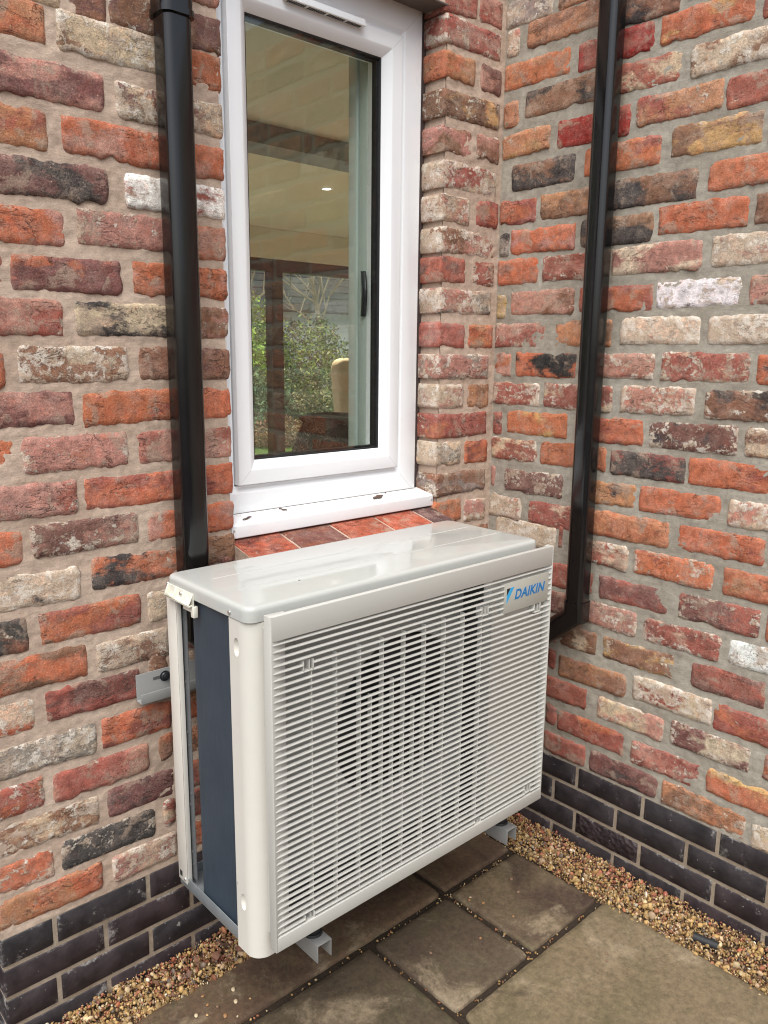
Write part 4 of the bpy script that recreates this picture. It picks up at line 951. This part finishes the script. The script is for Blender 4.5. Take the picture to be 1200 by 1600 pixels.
def pw(name, b_, m=M_FRAME, par=None):
    me = b_.mesh(name); me.transform(Matrix.Translation((0, -4.0, -.02))); return obj(name, me, m, par or pd)
pw('head', MB().box(-1.18, 4.18, 3.97, 4.05, 2.070, 2.163)); pw('threshold', MB().box(-1.18, 4.18, 3.97, 4.05, .021, .06))
for x in (.55, 1.930, 3.30): pw('mullion', MB().box(x - .055, x + .055, 3.96, 4.055, .0605, 2.0695))
for x0, x1 in ((-1.18, .494), (.606, 1.874), (1.986, 3.244), (3.356, 4.18)): pw('pane', MB().box(x0, x1, 4.008, 4.014, .0605, 2.0695), M_GLASS)
# recessed lamp in the ceiling
t = NT('lit lamp'); e = t.n('ShaderNodeEmission'); e.inputs[0].default_value = (1, .93, .8, 1); e.inputs[1].default_value = 8; t.l(e.outputs[0], t.out.inputs[0])
dl = thing('downlight', 'small lit round downlight in the cream ceiling', 'downlight', (1.20, 2.37, 2.398))
lt = bpy.data.lights.new('downlight_beam', 'SPOT'); lt.energy = 95; lt.spot_size = math.radians(120); lt.spot_blend = .6; lt.shadow_soft_size = .03; lt.color = (1, .90, .74)
lo = bpy.data.objects.new('downlight_beam', lt); COL.objects.link(lo); lo.parent = dl; lo.location = (0, 0, -.012)
obj('lamp', MB().cyl((0, 0, -.001), (0, 0, -.004), .022, 20), t.m, dl); b = MB().sweep([[(r * math.cos(6.2832 * k / 24), r * math.sin(6.2832 * k / 24), z) for k in range(24)] for r, z in ((.024, -.0005), (.026, -.006), (.038, -.004), (.040, -.0005))], close=True); obj('bezel', b, M_UPVC, dl)
# wicker basket on a small table by the window
tb = thing('side_table', 'small dark table standing inside behind the window', 'table', (-.235, .52, .02))
obj('table_top', MB().box(-.24, .24, -.20, .20, .90, .93), M_FRAME, tb, bevel=.004)
for sx in (-1, 1):
    for sy in (-1, 1): obj('leg', MB().box(sx * .20 - .018, sx * .20 + .018, sy * .16 - .018, sy * .16 + .018, .0, .90), M_FRAME, tb)
M_WICK = attr_material('wicker', .75, .3, 90)
bk = thing('wicker_basket', 'dark wicker basket with two ear handles behind the glass', 'basket', (-.250, .50, .9505))
def radius(t): return .146 - .060 * t + .022 * math.sin(math.pi * t)
H_ = .268
b = MB(); n = 48
rows = [[((radius(i / 20) - .006) * math.cos(6.2832 * k / n), (radius(i / 20) - .006) * math.sin(6.2832 * k / n), H_ * i / 20) for k in range(n)] for i in range(21)]
b.sweep(rows); me = b.mesh('body'); me.color_attributes.new('tint', 'FLOAT_COLOR', 'POINT').data.foreach_set('color', [.05, .032, .022, 1] * len(me.vertices)); obj('body', me, M_WICK, bk, smooth=True)
b = MB(); cols = []; g = random.Random(3)
for k in range(620):
    a = g.uniform(0, 6.2832); t0 = g.uniform(0, .96); pts = []; da = g.uniform(-.5, .5); dt = g.uniform(-.22, .22)
    for q in range(5):
        u = q / 4; t_ = min(1, max(0, t0 + dt * u)); r = radius(t_) + g.uniform(-.002, .005); aa = a + da * u; pts.append(Vector((r * math.cos(aa), r * math.sin(aa), H_ * t_)))
    col = g.choice(((.10, .06, .035), (.06, .038, .025), (.16, .10, .06), (.04, .027, .02), (.22, .15, .09)))
    rr = []
    for q, p in enumerate(pts): rr.append([tuple(p + Vector((math.cos(a) * s1, math.sin(a) * s1, s2))) for s1, s2 in ((.0012, 0), (-.0006, .0012), (-.0006, -.0012))])
    b.sweep(rr, caps=False); cols += [(*col, 1)] * 15
me = b.mesh('weave'); me.color_attributes.new('tint', 'FLOAT_COLOR', 'POINT').data.foreach_set('color', [c for q in cols for c in q]); o = obj('weave', me, M_WICK, bk); o['kind'] = 'stuff'
for s in (-1, 1):
    rr = []
    for q in range(9):
        a = math.pi * q / 8; p = Vector((s * (.094 + .036 * math.sin(a)), .0, H_ - .016 + .0)); p.y = -.030 * math.cos(a); p.z += .020 * math.sin(a)
        rr.append([tuple(p + Vector((.0055 * math.cos(w_), 0, .0055 * math.sin(w_)))) for w_ in [6.2832 * z / 8 for z in range(8)]])
    me = MB().sweep(rr).mesh('ear_handle'); me.color_attributes.new('tint', 'FLOAT_COLOR', 'POINT').data.foreach_set('color', [.045, .03, .022, 1] * len(me.vertices)); obj('ear_handle', me, M_WICK, bk, smooth=True)
b = MB().sweep([[((radius(1) + dr) * math.cos(6.2832 * k / 32), (radius(1) + dr) * math.sin(6.2832 * k / 32), H_ + dz) for dr, dz in ((.006, 0), (0, .007), (-.006, 0), (0, -.006))] for k in range(32)], close=True)
me = b.mesh('rim'); me.color_attributes.new('tint', 'FLOAT_COLOR', 'POINT').data.foreach_set('color', [.06, .04, .028, 1] * len(me.vertices)); obj('rim', me, M_WICK, bk, smooth=True)
# pale high backed chair
M_FAB = plain('beige upholstery', (.52, .41, .26), .85, var=.05, bump=.3)
ch = thing('chair', 'beige upholstered high backed chair inside the room', 'chair', (1.20, 2.05, .02))
b = MB(); pr = [(-.155, .50), (-.165, .80), (-.195, 1.10), (-.215, 1.30), (-.205, 1.355), (-.17, 1.375), (.17, 1.375), (.205, 1.355), (.215, 1.30), (.195, 1.10), (.165, .80), (.155, .50)]
b.prism(pr, 1, -.05, .03); obj('backrest', b, M_FAB, ch, bevel=.02)
obj('seat', MB().box(-.24, .24, .032, .46, .38, .50), M_FAB, ch, bevel=.02)
for sx in (-1, 1):
    for y in (.0, .42): obj('leg', MB().box(sx * .19 - .02, sx * .19 + .02, y - .02, y + .02, 0, .38 if y else .45), M_FRAME, ch)
# garden: lawn, shrubs, bare trees, the big slatted roof behind
def lawn_m():
    t = NT('lawn grass'); co = t.coords(); n = t.noise(co, 3, 5, .6); m = t.noise(co, 60, 4, .7)
    col = t.mix(n, (.075, .15, .020), (.13, .20, .035)); col = t.mix(1., col, t.rng(m, .3, .7, .6, 1.4), 'MULTIPLY'); col = t.mix(t.step(t.noise(co, 9, 5, .7), .56, .66), col, (.20, .12, .05))
    t.pbsdf(col, .9, t.bump(m, .8, .03), 0, .2); return t.m
b = MB().box(-6, 22, 4.12, 26, -.112, -.07); tag(obj('lawn', b, lawn_m()), kind='structure')
M_BARK = plain('pale bark', (.26, .21, .14), .9, var=.3, vscale=12)
def leaf_cloud(name, centre, size, n, cols, leaf, seed, parent):
    g = np.random.default_rng(seed); V = []; C = []
    P = g.uniform(-1, 1, (n * 3, 3)); P = P[np.linalg.norm(P, axis=1) < 1]; 
    rr = np.linalg.norm(P, axis=1); keep = g.random(len(P)) < (.25 + .75 * rr); P = P[keep][:n]
    cl = g.uniform(-1, 1, (26, 3)); cc = [cols[g.integers(len(cols))] for _ in cl]
    for p in P:
        k = np.argmin(((cl - p) ** 2).sum(1)); col = np.array(cc[k] if g.random() < .7 else cols[g.integers(len(cols))]) * g.uniform(.6, 1.35)
        c_ = np.array(centre) + p * np.array(size) * (1 + .10 * math.sin(9 * p[0] + 7 * p[2])) + g.normal(0, .03, 3)
        d = g.normal(size=3); d /= np.linalg.norm(d); e = np.cross(d, g.normal(size=3)); e /= np.linalg.norm(e); L = leaf * g.uniform(.6, 1.3)
        V += [c_ - d * L, c_ + e * L * .42, c_ + d * L, c_ - e * L * .42]; C += [(*col, 1)] * 4
    me = bpy.data.meshes.new(name); me.from_pydata([tuple(v) for v in V], [], [(4 * i, 4 * i + 1, 4 * i + 2, 4 * i + 3) for i in range(len(V) // 4)])
    me.color_attributes.new('tint', 'FLOAT_COLOR', 'POINT').data.foreach_set('color', [x for c in C for x in c]); me.update(); return obj(name, me, M_LEAF, parent)
def shrub(label, x, y, w, h, n, cols, leaf, seed):
    t = thing('shrub', label, 'shrub', (x, y, -.07), 'shrubs across the garden')
    leaf_cloud('foliage', (0, 0, h * .53), (w, w * .7, h * .5), n, cols, leaf, seed, t)
    b = MB(); g = random.Random(seed)
    for k in range(6):
        a = g.uniform(0, 6.28); b.cyl((.08 * math.cos(a), .08 * math.sin(a), -.02), (w * .5 * math.cos(a), w * .35 * math.sin(a), h * .8), .018, 6, .006)
    obj('stem', b, M_BARK, t)
GR1 = [(.30, .44, .06), (.22, .34, .05), (.42, .50, .09), (.13, .20, .03)]; GR2 = [(.09, .14, .04), (.14, .19, .05), (.05, .08, .03), (.26, .30, .07)]; GR3 = [(.22, .26, .06), (.28, .28, .08), (.11, .15, .04), (.32, .28, .14), (.12, .08, .04)]; GR4 = [(.07, .12, .05), (.12, .18, .08), (.18, .24, .12)]; RU = [(.22, .10, .05), (.16, .08, .04), (.26, .18, .09)]
shrub('bright green leafy shrub beside the dark mullion', 5.05, 10.4, .95, 2.28, 7000, GR1, .05, 1)
shrub('yellow green shrub just past the dark mullion', 6.15, 10.9, .75, 2.35, 6000, GR1 + GR2, .045, 2)
shrub('olive brown shrub thinning into bare twigs', 7.35, 10.9, 1.05, 2.10, 8000, GR3, .04, 3)
shrub('dark green shrub low behind the bright one', 5.25, 9.7, .80, 1.15, 5000, GR4, .045, 4)
shrub('small grey green shrub in front of the olive one', 6.6, 9.8, .75, 1.20, 5000, GR4 + GR3, .035, 5)
shrub('low rusty brown ground shrub at the lawn edge', 5.35, 9.0, .65, .42, 2500, RU, .035, 6)
shrub('low straw coloured plant at the lawn edge', 6.35, 9.25, .5, .34, 1800, RU + GR3, .035, 7)
def bare_tree(label, x, y, h, seed, lean):
    t = thing('bare_tree', label, 'tree', (x, y, -.07), 'bare trees in front of the slatted roof'); g = random.Random(seed)
    tr = MB(); top = Vector((lean, .0, h)); tr.cyl((0, 0, -.03), top * .5, .085, 8, .06); tr.cyl(top * .5, top, .06, 8, .02); obj('trunk', tr, M_BARK, t, smooth=True)
    br = MB()
    def grow(p, d, L, r, lv):
        q = p + d * L; br.cyl(p, q, r, 5, r * .6, caps=False)
        if lv:
            for k in range(3): grow(q if k else p + d * L * .6, (d + Vector((g.uniform(-.8, .8), g.uniform(-.5, .5), g.uniform(-.3, .6)))).normalized(), L * g.uniform(.55, .85), r * .6, lv - 1)
    for k in range(7):
        f = g.uniform(.45, .95); grow(top * f, Vector((g.uniform(-1, 1), g.uniform(-.5, .5), g.uniform(.3, 1.1))).normalized(), .7, .028, 3)
    obj('branches', br, M_BARK, t)
bare_tree('bare tree with a leaning trunk at the shrubs, nearer the mullion', 6.05, 11.9, 4.2, 11, -.5)
bare_tree('bare double trunked tree just beyond the leaning one', 6.75, 12.1, 4.4, 12, .15)
bare_tree('bare thin tree farthest from the mullion', 9.0, 12.0, 4.2, 13, -.9)
bare_tree('bare tree seen beside the mullion on its near side', 4.9, 11.9, 4.2, 14, .3)
sh = thing('garden_building', 'grey boarded building with a low white band behind the trees', 'building', (8, 14.5, -.07))
M_BOARD = plain('weathered grey boards', (.100, .100, .102), .8, var=.25, vscale=3)
obj('wall', MB().box(-7, 8, 0, 3, -.02, 2.42), plain('pale grey render', (.42, .43, .45), .8, var=.08), sh)
for k in range(20):
    z = 2.46 + k * .16; obj('board', MB().box(-7.3, 8.3, -.30 + k * .055, -.26 + k * .055, z, z + .138), M_BOARD, sh)
obj('roof', MB().box(-7.3, 8.3, .95, 3.3, 2.43, 5.7), M_BOARD, sh)
